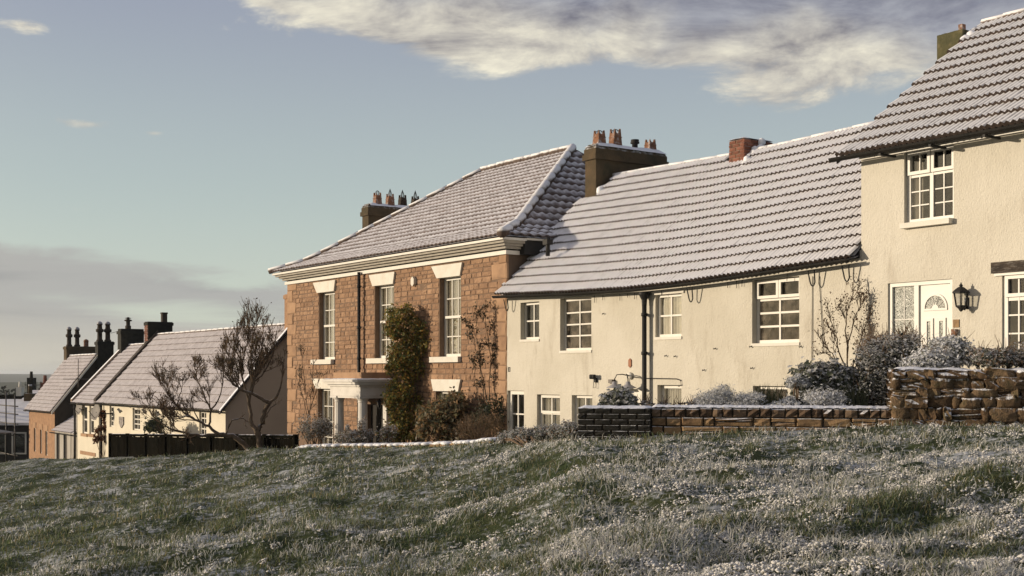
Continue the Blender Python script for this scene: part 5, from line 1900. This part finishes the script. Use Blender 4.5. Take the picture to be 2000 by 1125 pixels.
lumpy_snow(ms, .0, x0p, -.08, .34, wtop - .008, .03, 20, 5, 52)
ms.build('snow_cap', M['snow'], low_wall)

# --- rubble wall at the right
rubble = thing('rubble_wall', 'rough mossy rubble stone wall with clinging snow at the right', 'wall', (4.728, 15.56, EYE - 1.0), wrot, None, (0, 0, -1.0))
RLn = 3.6
rtop = .055
core = MB().box(.03, RLn, .0, .38, -1.2, rtop - .05).build('wall_core', M['wall_core'], rubble)
og = Vector(ORG[rubble.name])


def rubble_meshes(mat, n, seed):
    rs = np.random.RandomState(seed)
    out = []
    for i in range(n):
        g = 3
        V, Fq, key = [], [], {}
        def vid(p):
            k = tuple(np.round(p, 4))
            if k not in key:
                key[k] = len(V)
                V.append(p)
            return key[k]
        for ax in range(3):
            for sgn in (-1, 1):
                if ax == 1 and sgn == 1: continue
                for a in range(g):
                    for b in range(g):
                        qd = []
                        for da, db in ((0, 0), (1, 0), (1, 1), (0, 1)):
                            p = np.zeros(3)
                            p[ax] = sgn
                            p[(ax + 1) % 3] = (a + da) / g * 2 - 1
                            p[(ax + 2) % 3] = (b + db) / g * 2 - 1
                            qd.append(vid(p))
                        Fq.append(qd if sgn > 0 else qd[::-1])
        P = np.array(V)
        ln = np.linalg.norm(P, axis=1, keepdims=True)
        rnd = P / ln
        P = P * .72 + rnd * .28 * 1.12
        P = P * .5 + rs.normal(size=P.shape) * .06
        me = bpy.data.meshes.new('stone')
        me.from_pydata(P.tolist(), [], Fq)
        me.polygons.foreach_set('use_smooth', [i % 2 == 0] * len(Fq))
        me.materials.append(mat)
        out.append(me)
    return out


rbm = rubble_meshes(M['rubble'], 12, 5)
its = []
z = -.90
row = 0
while z < rtop - .02:
    h = rng.choice((.085, .105, .13, .15))
    z1 = z + h
    if rtop - z1 < .05: z1 = rtop
    x = -.02
    while x < RLn:
        ln = rng.choice((.10, .15, .2, .26, .34)) * rng.uniform(.85, 1.2)
        if rng.random() < .18:
            hh = (z1 - z) * rng.uniform(.42, .6)
            its.append((rng.choice(rbm), scale_mx(x, x + ln, -.06 + rng.uniform(-.03, .02), .16, z, z + hh, og, rng.uniform(-.1, .1))))
            its.append((rng.choice(rbm), scale_mx(x, x + ln, -.06 + rng.uniform(-.03, .02), .16, z + hh, z1, og, rng.uniform(-.1, .1))))
        else:
            its.append((rng.choice(rbm), scale_mx(x, x + ln, -.07 + rng.uniform(-.035, .03), .16, z - .012, z1 + rng.uniform(0, .02), og, rng.uniform(-.10, .10))))
        x += ln * rng.uniform(.90, .98)
    z = z1
for i in range(8):                                       # the wall's end
    zz = -.9 + i * .12
    c_ = Vector((.03, .2, zz + .06)) - og
    its.append((rng.choice(rbm), Matrix.Translation(c_) @ Matrix.Rotation(math.pi / 2, 4, 'Z') @ Matrix.Diagonal((.38, .16, .13, 1))))
pieces('stone', 'stone_field', core, its, M['rubble'])
ms = MB()
lumpy_snow(ms, -.02, RLn, -.05, .40, rtop - .012, .035, 60, 5, 61, sag=lambda x: .02 * math.sin(x * 4.1) + .012 * math.sin(x * 9.7))
ms.build('snow_cap', M['snow'], rubble)

# --- planting bed behind the walls
bed_pts = []
n = 24
vs, fs = [], []
for i in range(n + 1):
    t_ = i / n
    p = Vector((wA.x, wA.y)) + wdir * (t_ * 1.75)
    nrm = Vector((-wdir.y, wdir.x)).normalized()
    for j, dd_ in enumerate((.25, .7, 1.2, 1.9)):
        q = p + nrm * dd_
        vs.append((q.x, q.y, EYE + wtop - .07 + (.05 * math.sin(i * 1.3 + j) if 0 < j else 0) + (.20 if t_ > .6 else 0) * (j > 0) - (.9 if j == 3 else 0)))
for i in range(n):
    for j in range(3):
        a = i * 4 + j
        fs.append((a, a + 4, a + 5, a + 1))
tag(MB().add(vs, fs, True).build('garden_bed', M['soil']), 'snowy planting bed behind the low garden wall', 'bed', kind='structure')

# --- kerb wall in front of the stone house
kp = [(975, 21.35, 853), (930, 22.4, 858), (860, 24.2, 861.5), (790, 25.6, 864), (720, 26.8, 864.5), (650, 27.9, 865.5), (600, 28.7, 868), (585, 29.1, 872)]
kpts = [PW(*[a, c, b]) for a, b, c in kp]
k0 = kpts[3]
kerb = thing('kerb_wall', 'low curving snow covered stone kerb in front of the stone house', 'wall', (k0.x, k0.y, k0.z - .3), 0, None, (k0.x, k0.y, k0.z - .3))
its = []
kog = Vector(ORG[kerb.name])
m = MB()
snow_m = MB()
dense = []
for a, b in zip(kpts[:-1], kpts[1:]):
    k = max(2, int((b - a).length / .28))
    dense += [a.lerp(b, i / k) for i in range(k)]
dense.append(kpts[-1])
for a, b in zip(dense[:-1], dense[1:]):
    dv = (b - a)
    ang = math.atan2(dv.y, dv.x) + math.pi
    c_ = (a + b) / 2 + Vector((0, 0, -.17)) - kog
    its.append((rng.choice(wst), Matrix.Translation(c_) @ Matrix.Rotation(ang, 4, 'Z') @ Matrix.Diagonal((dv.length * .97, .26, .30, 1))))
kc = MB()
kc.tube([p + Vector((0, .1, -.16)) for p in dense], .12, 6)
kcore = kc.build('kerb_core', M['wall_core'], kerb)
pieces('stone', 'stone_field', kcore, its, M['wall_stone'])
for p in dense:
    for q in range(3):
        c_ = p + Vector((rng.uniform(-.14, .14), rng.uniform(-.12, .14), -.045))
        snow_m.lathe([(.02, .032), (.08, .025), (.13, 0), (.10, -.03)], 7, c_)
snow_m.build('snow_cap', M['snow'], kerb)

# --- dark fence in front of the white cottage
fa, fb = PW(578, 851, 30.0), PW(216, 848, 41.9)
fdv = fb - fa
fl_ = math.hypot(fdv.x, fdv.y)
frot = math.atan2(fdv.y, fdv.x)
fence = thing('dark_board_fence', 'low black boarded fence below the long white cottage', 'fence', (fa.x, fa.y, fa.z - .9), frot, None, (0, 0, -.9))
slope = fdv.z / fl_
nb = 8
for k in range(nb + 1):
    x = fl_ * k / nb
    slab('post', fence, x - .05, x + .05, -.05, .06, -1.4 + slope * x, .03 + slope * x, M['fence'])
for k in range(nb):
    x0_, x1_ = fl_ * k / nb + .05, fl_ * (k + 1) / nb - .05
    nn = int((x1_ - x0_) / .16)
    for i in range(nn):
        a, b = x0_ + (x1_ - x0_) * i / nn, x0_ + (x1_ - x0_) * (i + 1) / nn
        slab('board', fence, a + .004, b - .004, -.012 + rng.uniform(-.006, .006), .012, -1.35 + slope * a, -.07 + slope * a + rng.uniform(-.012, .012), M['fence'])
    for zr in (-.06, -.20):
        m = MB().prism([(x0_, -.05, zr + slope * x0_), (x1_, -.05, zr + slope * x1_), (x1_, -.05, zr + .07 + slope * x1_), (x0_, -.05, zr + .07 + slope * x0_)], (0, .12 if zr > -.1 else .035, 0))
        m.build('rail', M['fence'], fence)
    if k % 1 == 0:
        ms = MB()
        lumpy_snow(ms, x0_, x1_, -.05, .0, .012 + slope * (x0_ + x1_) / 2, .008, 20, 3, 70 + k, sag=lambda x: slope * (x - (x0_ + x1_) / 2))
        ms.build('snow_line', M['snow'], fence)


# ================================================================== TREES AND SHRUBS
def bare_tree(name, label, base, limbs, Y, seed, twig_level=2, leaf_n=0, leaf_cols=None, group='bare trees by the dark fence'):
    b = PW(base[0], base[1], Y)
    t = thing(name, label, 'tree', b, 0, group, b)
    w = Wood(seed)
    for L in limbs:
        pts = [PW(x, y, Y + dy) for x, y, dy in L['p']]
        w.limb(pts, L['r'][0], L['r'][1], L.get('lv', 2), L.get('k', 7), L.get('len', .9), L.get('up', .3), L.get('wd', .35), L.get('sp', .8), L.get('sh', .62), L.get('lo', .3))
    w.mesh(.019).build('trunk', M['bark'], t)
    w.mesh(0, .019).build('crown', M['twig'], t)
    if leaf_n:
        rs = np.random.RandomState(seed)
        tips = [w.tips[i] for i in rs.randint(0, len(w.tips), leaf_n)]
        C = np.array([list(p) for p, d in tips]) + rs.normal(size=(leaf_n, 3)) * .03
        V, F_ = leaves_np(C, rs.normal(size=(leaf_n, 3)), .026, .6, rs=rs)
        link('leaf', np_mesh('leaf', V - np.array(ORG[t.name]), F_, M['leaf'], palette(leaf_n, leaf_cols, rs)), t)['kind'] = 'stuff'
    return t


bare_tree('bare_tree', 'upright bare tree with twisted dark trunk at the end of the fence', (506, 872),
          [dict(p=[(508, 875, 0), (503, 845, 0), (511, 826, .05), (516, 803, .1), (526, 789, .1)], r=(.075, .055), lv=0),
           dict(p=[(526, 789, .1), (512, 779, .0), (492, 769, -.1), (468, 760, -.2), (452, 735, -.3), (447, 705, -.3)], r=(.05, .012), lv=3, k=9, len=.85, up=.5, lo=.35),
           dict(p=[(526, 789, .1), (540, 775, .2), (549, 757, .3), (552, 725, .3), (554, 700, .3)], r=(.038, .008), lv=3, k=5, len=.5, up=.5, lo=.3),
           dict(p=[(503, 850, 0), (490, 820, .1), (486, 787, .2), (492, 747, .2), (490, 700, .15), (494, 655, .1)], r=(.06, .010), lv=3, k=11, len=.95, up=.55, lo=.4),
           dict(p=[(492, 769, -.1), (497, 740, -.2), (508, 705, -.25), (515, 660, -.2)], r=(.03, .008), lv=3, k=9, len=.75, up=.6, lo=.2),
           dict(p=[(486, 787, .2), (478, 755, .3), (468, 715, .3), (470, 672, .3)], r=(.028, .008), lv=3, k=9, len=.75, up=.6, lo=.2),
           dict(p=[(468, 760, -.2), (455, 752, -.25), (440, 728, -.3), (436, 700, -.3)], r=(.022, .008), lv=3, k=8, len=.6, up=.35, sp=1.1, lo=.2),
           dict(p=[(492, 747, .2), (512, 735, .3), (528, 705, .3), (540, 668, .3)], r=(.024, .008), lv=3, k=8, len=.6, up=.4, sp=1.1, lo=.2),
           dict(p=[(508, 705, -.25), (525, 680, -.2), (532, 650, -.2)], r=(.016, .006), lv=2, k=9, len=.5, up=.4, sp=1.0, lo=.2),
           dict(p=[(470, 700, .3), (458, 680, .3), (455, 655, .3)], r=(.016, .006), lv=2, k=9, len=.5, up=.4, sp=1.0, lo=.2),
           dict(p=[(511, 827, 0), (521, 812, -.1), (530, 795, -.15), (538, 790, -.2)], r=(.02, .008), lv=2, k=4, len=.3, up=.3),
           ], 31.2, 4, leaf_n=900, leaf_cols=[(.10, .08, .035), (.07, .07, .03), (.13, .09, .04)])
bare_tree('sprawling_tree', 'sprawling bare tree with pale low bough leaning left along the fence', (482, 874),
          [dict(p=[(484, 876, -.2), (470, 862, -.25), (455, 851, -.3), (428, 848, -.4)], r=(.07, .05), lv=0),
           dict(p=[(428, 848, -.4), (407, 834, -.5), (388, 822, -.5), (369, 813, -.6), (345, 790, -.6), (325, 765, -.6)], r=(.042, .010), lv=3, k=9, len=.95, up=.28, lo=.15),
           dict(p=[(428, 848, -.4), (395, 851, -.5), (365, 846, -.6), (330, 836, -.7), (300, 815, -.7), (283, 790, -.7)], r=(.035, .008), lv=3, k=9, len=.8, up=.35, lo=.15),
           dict(p=[(407, 834, -.5), (412, 800, -.4), (398, 770, -.4), (385, 742, -.3), (378, 722, -.3)], r=(.03, .006), lv=3, k=9, len=.75, up=.3, lo=.15),
           dict(p=[(369, 813, -.6), (350, 815, -.7), (320, 800, -.8), (290, 770, -.8)], r=(.02, .006), lv=3, k=8, len=.6, up=.25, sp=1.1, lo=.15),
           dict(p=[(345, 790, -.6), (355, 765, -.6), (350, 740, -.6)], r=(.016, .006), lv=3, k=7, len=.5, up=.25, sp=1.1, lo=.15),
           dict(p=[(440, 850, -.4), (452, 822, -.3), (470, 815, -.3), (486, 824, -.2)], r=(.025, .01), lv=2, k=4, len=.4, up=.4),
           dict(p=[(412, 800, -.4), (430, 775, -.3), (436, 745, -.2), (430, 722, -.2)], r=(.022, .006), lv=3, k=6, len=.6, up=.35, lo=.15),
           ], 31.6, 9, leaf_n=500, leaf_cols=[(.06, .05, .03), (.10, .07, .035)])

GOLD = [(.30, .24, .05), (.22, .21, .05), (.36, .25, .06), (.13, .15, .04), (.08, .11, .03), (.32, .17, .045)]
DARK = [(.040, .052, .026), (.055, .062, .030), (.032, .042, .022)]
BROWN = [(.19, .12, .07), (.14, .092, .052), (.24, .155, .085), (.11, .09, .045)]
GREYG = [(.13, .13, .10), (.10, .11, .08), (.16, .155, .12)]

# climbers and shrubs in front of the stone house
bush('golden_climber', 'tall green and gold leafy climber beside the porch', 'climber',
     [(785, 612, 25, 18), (768, 640, 16, 24), (805, 648, 32, 25), (830, 668, 16, 26), (788, 690, 30, 26), (772, 712, 20, 20), (806, 722, 22, 22), (785, 752, 22, 24), (768, 780, 16, 26), (800, 795, 24, 30), (780, 828, 22, 28), (808, 845, 20, 14)],
     31.0, .30, 15000, .040, GOLD, 'leaf', 866, 22, per=40, tight=.30, seed=1)
def climber_wood(name, label, base, fans, Y, seed, leaf_n, cols, leaf=.022, group=None, mat='leaf'):
    b = PW(base[0], base[1], Y)
    t = thing(name, label, 'climber', b, 0, group, b)
    w = Wood(seed)
    for f_ in fans:
        w.limb([PW(x, y, Y) for x, y in f_], .014, .004, 2, 7, .42, .35, .35, .7, .6, .15)
    for pts, rads in w.lines:
        for p in pts:
            p.y = Y + (p.y - Y) * .35
    w.mesh().build('stem', M['twig'], t)
    rs = np.random.RandomState(seed)
    tips = [w.tips[i] for i in rs.randint(0, len(w.tips), leaf_n)]
    C = np.array([list(p) for p, d in tips]) + rs.normal(size=(leaf_n, 3)) * .05
    V, F_ = leaves_np(C, rs.normal(size=(leaf_n, 3)) + np.array([-.5, -.6, .3]), leaf, .6, rs=rs)
    tag(link('leaf', np_mesh('leaf', V - np.array(ORG[t.name]), F_, M[mat], palette(leaf_n, cols, rs)), t), kind='stuff')
    return t
climber_wood('bare_climber', 'bare twiggy climber trained up the left end of the stone house', (603, 860),
             [[(603, 862), (602, 810), (597, 760), (590, 700), (588, 665)], [(604, 840), (607, 790), (611, 740), (612, 700)], [(602, 820), (592, 780), (584, 740)], [(606, 800), (618, 765), (624, 735)]], 34.9, 5, 260, [(.05, .05, .02), (.08, .06, .03)])
climber_wood('climbing_rose', 'thin climbing rose spread over the right end of the stone house', (948, 850),
             [[(950, 850), (946, 780), (938, 720), (925, 660), (915, 640)], [(952, 850), (955, 770), (958, 700), (950, 640), (945, 610)], [(948, 840), (938, 790), (928, 750), (925, 715)], [(955, 850), (968, 790), (975, 740), (972, 700)], [(950, 780), (935, 690), (930, 620)]], 28.3, 6, 900, [(.035, .04, .018), (.06, .05, .022), (.09, .05, .025)], .03)
bush('rose_undergrowth', 'dark leafy undergrowth at the foot of the climbing rose', 'shrub', [(965, 800, 18, 28), (945, 815, 20, 22), (975, 830, 10, 25)], 28.0, .2, 1500, .035, DARK, 'leaf', 856, 8, seed=2)
bush('frosted_leaf_shrub', 'broad frosted big leaved shrub under the right window of the stone house', 'shrub', [(870, 805, 34, 28), (840, 815, 24, 28), (895, 790, 16, 24), (860, 838, 40, 20), (825, 838, 14, 20)], 29.0, .45, 4600, .055, [(.26, .17, .08), (.15, .13, .07), (.20, .18, .10), (.32, .20, .10), (.09, .09, .045)], 'leaf', 866, 14, seed=3, twigs=30)
bush('twiggy_mound', 'fuzzy brown twiggy mound at the end of the stone house', 'shrub', [(940, 832, 42, 22), (910, 842, 22, 16), (970, 836, 16, 20)], 26.6, .4, 4200, .016, BROWN, 'leaf', 866, 10, seed=4, twigs=220, twig_len=.2, aspect=.25)
bush('corner_shrub', 'frosty brown shrub under the bare climber', 'shrub', [(610, 835, 26, 22), (632, 838, 18, 18), (595, 845, 14, 14)], 32.4, .4, 2600, .028, BROWN + GREYG, 'leaf_frost', 868, 12, seed=5, twigs=50)
bush('porch_shrub', 'frosted shrub with upright sprays in front of the porch columns', 'shrub', [(690, 854, 34, 11), (708, 834, 7, 16), (679, 842, 6, 12), (718, 850, 12, 10)], 29.6, .35, 2800, .030, GREYG + BROWN, 'leaf_frost', 868, 12, seed=6, twigs=30)
bush('path_shrub', 'low brown shrub at the foot of the golden climber', 'shrub', [(760, 845, 14, 16), (745, 850, 10, 10)], 29.4, .25, 900, .03, BROWN + GOLD[3:], 'leaf_frost', 868, 6, seed=7)
# low hedge that ends at the dark pier
hl = []
for px, py, Y in ((1114, 842, 16.9), (1088, 843, 17.5), (1062, 846, 18.2), (1037, 849, 19.0), (1014, 854, 19.8), (994, 858, 20.4)):
    hl.append((px, py, 17, 13, Y - 18.5))
bush('clipped_hedge', 'low clipped hedge with snowy top left of the dark brick pier', 'hedge', hl, 18.5, .22, 9000, .020, DARK + BROWN[:1], 'leaf_frost', 872, 24, per=60, tight=.35, seed=8)

# shrubs in the bed behind the low wall
bush('rounded_shrub', 'dark round leaved shrub dusted with snow behind the dark brick pier', 'shrub', [(1195, 780, 18, 14), (1222, 782, 20, 16), (1210, 768, 14, 10), (1178, 792, 8, 7), (1232, 795, 12, 8)], 16.9, .26, 2600, .030, DARK + GREYG[:1], 'leaf_frost', 803, 12, seed=9, aspect=.8)
bush('twiggy_plants', 'thin frosted twigs beside the foot of the black downpipe', 'plant', [(1265, 792, 14, 8), (1295, 793, 22, 6), (1335, 792, 20, 7)], 16.8, .2, 700, .022, BROWN + DARK, 'leaf_frost', 802, 10, seed=10, twigs=60, twig_len=.16)
bush('lavender_mound', 'snowy grey lavender mound with a drooping plume, left of its twin', 'shrub', [(1397, 782, 36, 18), (1410, 765, 20, 14), (1375, 788, 18, 12)], 16.75, .30, 5200, .022, GREYG, 'leaf_snowy', 803, 10, per=60, seed=11, aspect=.22)
bush('lavender_mound', 'snowy grey lavender mound right of the plumed one, above the low wall', 'shrub', [(1458, 786, 34, 17), (1440, 790, 22, 12), (1472, 778, 18, 12)], 16.6, .30, 5200, .022, GREYG, 'leaf_snowy', 803, 10, per=60, seed=12, aspect=.22)
bush('snowy_cushion', 'small snowy cushion plant on the wall edge below the cloud topiary', 'plant', [(1530, 792, 22, 9), (1545, 784, 12, 8), (1505, 795, 14, 5)], 16.4, .2, 1800, .022, GREYG + DARK, 'leaf_snowy', 802, 6, seed=13)
bush('cloud_topiary', 'little clipped ball topiary on a thin stem before the big bush', 'shrub', [(1546, 749, 12, 8), (1562, 742, 14, 9), (1572, 750, 8, 8)], 16.6, .13, 1300, .018, DARK, 'leaf_snowy', 800, 3, per=60, seed=14)
bush('snowy_heather', 'rounded snow laden heather at the foot of the big bush', 'shrub', [(1608, 780, 34, 17), (1590, 788, 20, 10), (1632, 790, 18, 8)], 16.3, .24, 4200, .022, GREYG, 'leaf_snowy', 800, 8, per=60, seed=15, aspect=.35)
bush('round_leaf_bush', 'big domed dark leaved bush dusted with frost in the middle of the bed', 'shrub', [(1612, 748, 46, 34), (1580, 742, 30, 26), (1645, 750, 30, 32), (1605, 725, 34, 18), (1570, 770, 22, 22)], 17.0, .40, 8500, .034, DARK + [(.07, .065, .035)], 'leaf_frost', 800, 18, per=44, seed=16, aspect=.75)
bush('dark_evergreen', 'large dark evergreen shrub with twiggy brown top against the rubble wall end', 'shrub', [(1712, 740, 44, 44), (1690, 765, 36, 30), (1740, 712, 36, 40), (1765, 690, 34, 32), (1720, 690, 26, 26), (1700, 710, 24, 30)], 16.75, .38, 10000, .026, [(.016, .022, .012), (.022, .028, .015), (.030, .030, .016)], 'leaf_frost', 800, 22, per=44, seed=17, twigs=120, twig_len=.3)
bush('brown_spray', 'brown frosted sprays rising above the dark evergreen shrub', 'shrub', [(1735, 668, 40, 16), (1775, 664, 24, 14), (1700, 685, 26, 20)], 17.2, .3, 2600, .020, BROWN, 'leaf_frost', 720, 16, seed=18, twigs=140, twig_len=.22)
bush('cotoneaster', 'spreading cotoneaster with snowy drooping branches behind the rubble wall', 'shrub', [(1835, 700, 46, 20), (1858, 682, 30, 20), (1805, 708, 32, 12), (1880, 704, 22, 14), (1848, 668, 22, 10)], 16.0, .34, 7000, .026, DARK + GREYG[:1], 'leaf_snowy', 724, 14, per=40, seed=19, twigs=50, twig_len=.25)
bush('wall_top_shrub', 'low frosted shrub row behind the rubble wall under the right window', 'shrub', [(1930, 700, 36, 16), (1965, 700, 34, 14), (2000, 694, 36, 20), (1905, 690, 12, 14), (1908, 704, 16, 12), (2040, 696, 30, 18)], 15.6, .3, 6000, .022, BROWN[:3] + DARK, 'leaf_frost', 724, 12, seed=20, twigs=90, twig_len=.2)
climber_wood('tall_rose', 'tall leafless rose bush with brown leaves against the white wall', (1660, 715),
             [[(1655, 725), (1655, 680), (1652, 630), (1658, 590), (1672, 575)], [(1660, 725), (1675, 690), (1685, 650), (1695, 610)], [(1650, 725), (1640, 690), (1630, 650), (1622, 615)], [(1648, 722), (1625, 690), (1612, 672)], [(1662, 725), (1690, 690), (1702, 660)], [(1655, 700), (1662, 650), (1680, 600)]], 19.65, 7, 800, [(.13, .07, .035), (.10, .055, .03), (.07, .05, .025)], .018)


def spiky(name, label, px, py, w_px, h_px, Y, n, cols, seed):
    r = random.Random(seed)
    b = PW(px, py, Y)
    t = thing(name, label, 'plant', b, 0, None, b)
    V, F_, C_ = [], [], []
    for i in range(n):
        x = b.x + r.uniform(-.5, .5) * w_px / FPX * Y
        y = Y + r.uniform(-.12, .12)
        h = h_px / FPX * Y * r.uniform(.5, 1.1)
        lean = Vector((r.uniform(-.25, .25), r.uniform(-.25, .25), 1)).normalized()
        k = len(V)
        w = .007
        p = Vector((x, y, b.z))
        V += [p + Vector((-w, 0, 0)), p + Vector((w, 0, 0)), p + lean * h * .6 + Vector((w * .8, 0, 0)), p + lean * h * .6 + Vector((-w * .8, 0, 0)), p + lean * h + Vector((lean.x * h * .3, 0, 0))]
        F_ += [(k, k + 1, k + 2), (k, k + 2, k + 3), (k + 3, k + 2, k + 4)]
        C_ += [r.choice(cols)] * 3
    link('blade', np_mesh('blade', np.array([list(v) for v in V]) - np.array(ORG[t.name]), np.array(F_), M['blade'], np.array(C_)), t)['kind'] = 'stuff'
    return t


spiky('iris_clump', 'upright grassy iris leaves before the low cottage window', 1505, 800, 50, 50, 16.8, 90, [(.10, .10, .045), (.07, .08, .03), (.14, .12, .06)], 1)
spiky('iris_clump', 'upright grassy leaves between cloud topiary and big bush', 1578, 800, 26, 70, 16.7, 60, [(.06, .08, .03), (.09, .10, .04)], 2)
spiky('iris_clump', 'green strap leaves at the foot of the dark evergreen shrub', 1672, 800, 40, 52, 16.35, 70, [(.05, .065, .025), (.08, .085, .04)], 3)
# reddish climber at the drainpipe of the cream house
climber_wood('red_creeper', 'reddish withered creeper on the drainpipe of the long white cottage', (200, 893), [[(201, 895), (200, 860), (202, 835), (202, 815)], [(199, 893), (190, 870), (192, 850)], [(203, 893), (207, 865), (205, 840)]], 52.4, 12, 1200, [(.16, .07, .03), (.12, .05, .025)], .05)
gar = MB()
tag(bush('garden_evergreen', 'small dark evergreen standing above the fence before the white cottage', 'shrub', [(300, 832, 16, 14), (312, 840, 12, 10)], 44.0, .5, 900, .06, DARK, 'leaf', 862, 4, seed=31))


# ================================================================== FAR WOOD
rs = np.random.RandomState(77)
n = 26000
ntree = 420
ta = rs.uniform(-.62, -.25, ntree)
tr_ = rs.uniform(290, 420, ntree)
thh = rs.uniform(6.5, 10.5, ntree) * (.8 + .4 * fbm(ta * 40, tr_ * .02, 5, 2))
ti = rs.randint(0, ntree, n)
u = rs.uniform(0, 1, n) ** .8
wd = 2.4 * np.sqrt(np.clip(1.05 - u, .05, 1))
C = np.stack([tr_[ti] * np.sin(ta[ti]) + rs.normal(size=n) * wd, tr_[ti] * np.cos(ta[ti]) + rs.normal(size=n) * wd, EYE - 14.5 + thh[ti] * u * 1.05], 1)
V, F = leaves_np(C, rs.normal(size=(n, 3)), .55, .7, rs=rs)
tag(link('far_wood', np_mesh('far_wood', V, F, M['blade'], palette(n, [(.018, .022, .013), (.026, .024, .016), (.015, .018, .012)], rs))), 'dark far wood beyond the village roofs', 'wood', kind='stuff')


# ================================================================== GRASS AND CLINGING SNOW
def scatter(n, ylo, yhi, pw, rs, qlo=-.52, qhi=.52):
    a, b = ylo ** -pw, yhi ** -pw
    Y = (a + (b - a) * rs.uniform(0, 1, n)) ** (-1 / pw)
    X = rs.uniform(qlo, qhi, n) * Y
    ok = Y < edge_Y(X, Y) - .02
    return X[ok], Y[ok]


def snow_mask(X, Y):
    m = .42 * fbm(X * .55 + 3, Y * .8, 41, 3) + .33 * fbm(X * 2.2, Y * 2.6, 43, 3) + .25 * fbm(X * 7, Y * 8, 47, 2)
    near = np.clip((Y - 9) / 22, 0, 1)
    right = np.clip((X / Y + .1) * .22, -.05, .05)
    return m + right - .085 * near + .045 * np.clip((13 - Y) / 5, 0, 1)


def build_grass():
    rs = np.random.RandomState(5)
    X, Y = scatter(275000, 4.5, 58, .95, rs)
    n = len(X)
    sm = snow_mask(X, Y)
    keep = rs.uniform(0, 1, n) < np.clip(1.35 - (sm - .36) * 3.4, .22, 1)
    X, Y, sm = X[keep], Y[keep], sm[keep]
    n = len(X)
    tuft = fbm(X * 1.7 + 9, Y * 2.2, 53, 3)
    Z = terrain(X, Y) - .006
    h = (.026 + .062 * np.clip((tuft - .30) * 2.4, 0, 1)) * rs.uniform(.6, 1.5, n) + .01
    w = rs.uniform(.0026, .0048, n) * np.clip(Y / 11, 1, 2.4)
    an = rs.uniform(0, 2 * np.pi, n)
    lean = rs.normal(size=(n, 2)) * .6 + np.array([.18, -.05])
    P = np.stack([X, Y, Z], 1)
    side = np.stack([np.cos(an), np.sin(an), np.zeros(n)], 1) * w[:, None]
    mid = P + np.concatenate([lean * h[:, None] * .35, (h * .62)[:, None]], 1)
    tip = P + np.concatenate([lean * h[:, None] * 1.15, (h * (1.0 - .18 * np.hypot(lean[:, 0], lean[:, 1])))[:, None]], 1)
    V = np.stack([P - side, P + side, mid + side * .8, mid - side * .8, tip], 1).reshape(-1, 3)
    b = np.arange(n)[:, None] * 5
    F = np.concatenate([b + np.array([[0, 1, 2]]), b + np.array([[0, 2, 3]]), b + np.array([[3, 2, 4]])], 1).reshape(-1, 3)
    cols = np.array([(.085, .120, .034), (.050, .085, .030), (.125, .140, .040), (.19, .165, .060), (.26, .21, .095), (.036, .060, .026)])
    pr = np.array([.28, .22, .22, .12, .06, .10])
    c = cols[rs.choice(6, n, p=pr)] * rs.uniform(.75, 1.3, (n, 1))
    pf = np.clip((sm - .465) * 4.8 + .13, .03, .85)
    frost = (np.where(rs.uniform(0, 1, n) < pf, rs.uniform(.55, .95, n), rs.uniform(0, .12, n)))[:, None]
    c = c * (1 - frost) + np.array([.70, .68, .64]) * frost
    fc = np.repeat(c, 3, axis=0)
    tipfrost = np.clip(rs.normal(size=n) * .35 - .05, 0, .8)
    fc[2::3] = fc[2::3] * (1 - tipfrost[:, None]) + np.array([.55, .55, .54]) * tipfrost[:, None]
    tag(link('grass', np_mesh('grass', V, F, M['blade'], fc)), 'short frosty grass growing all over the green', 'grass', kind='stuff')


def build_snow_lumps():
    rs = np.random.RandomState(15)
    X, Y = scatter(60000, 4.5, 36, 1.05, rs)
    sm = snow_mask(X, Y)
    keep = rs.uniform(0, 1, len(X)) < np.clip((sm - .425) * 7.0, 0.02, 1)
    X, Y = X[keep][:10500], Y[keep][:10500]
    k = rs.randint(6, 17, len(X))                        # each clot is a handful of crumbs
    X, Y = np.repeat(X, k), np.repeat(Y, k)
    n = len(X)
    X, Y = X + rs.normal(size=n) * .024, Y + rs.normal(size=n) * .024
    n = len(X)
    ico = np.array([(1, 0, 0), (-1, 0, 0), (0, 1, 0), (0, -1, 0), (0, 0, 1), (0, 0, -1)], float) * 1.15
    ft = np.array([(0, 2, 4), (2, 1, 4), (1, 3, 4), (3, 0, 4), (2, 0, 5), (1, 2, 5), (3, 1, 5), (0, 3, 5)])
    sz = rs.uniform(.004, .0105, n) * np.clip(Y / 14, 1, 1.6)
    Z = terrain(X, Y) + rs.uniform(-.003, .032, n)
    V = ico[None] * (1 + rs.normal(size=(n, 6, 1)) * .22) * sz[:, None, None]
    V = V * np.stack([rs.uniform(.8, 1.7, n), rs.uniform(.8, 1.5, n), rs.uniform(.6, 1.1, n)], 1)[:, None, :]
    V = (V + np.stack([X, Y, Z], 1)[:, None, :]).reshape(-1, 3)
    F = (ft[None] + (np.arange(n) * 6)[:, None, None]).reshape(-1, 3)
    tag(link('clinging_snow', np_mesh('clinging_snow', V, F, M['frost_snow'], smooth=True)), 'crumbs of snow clinging to the grass of the green', 'snow', kind='stuff')
    return n


build_grass()
build_snow_lumps()


# ================================================================== HAZE
def build_haze():
    m, t = newmat('thin_haze')
    v = t.n('ShaderNodeVolumePrincipled', Color=(0.80, 0.86, 0.92), Density=0.00013, Anisotropy=0.2)
    o = t.n('ShaderNodeOutputMaterial')
    t.set(o.inputs['Volume'], v)
    R_ = 9500
    tag(MB().box(-R_, R_, -R_, R_, EYE - 45, EYE + 26).build('haze', m), 'thin pale winter haze over the valley', 'haze', kind='stuff')


build_haze()
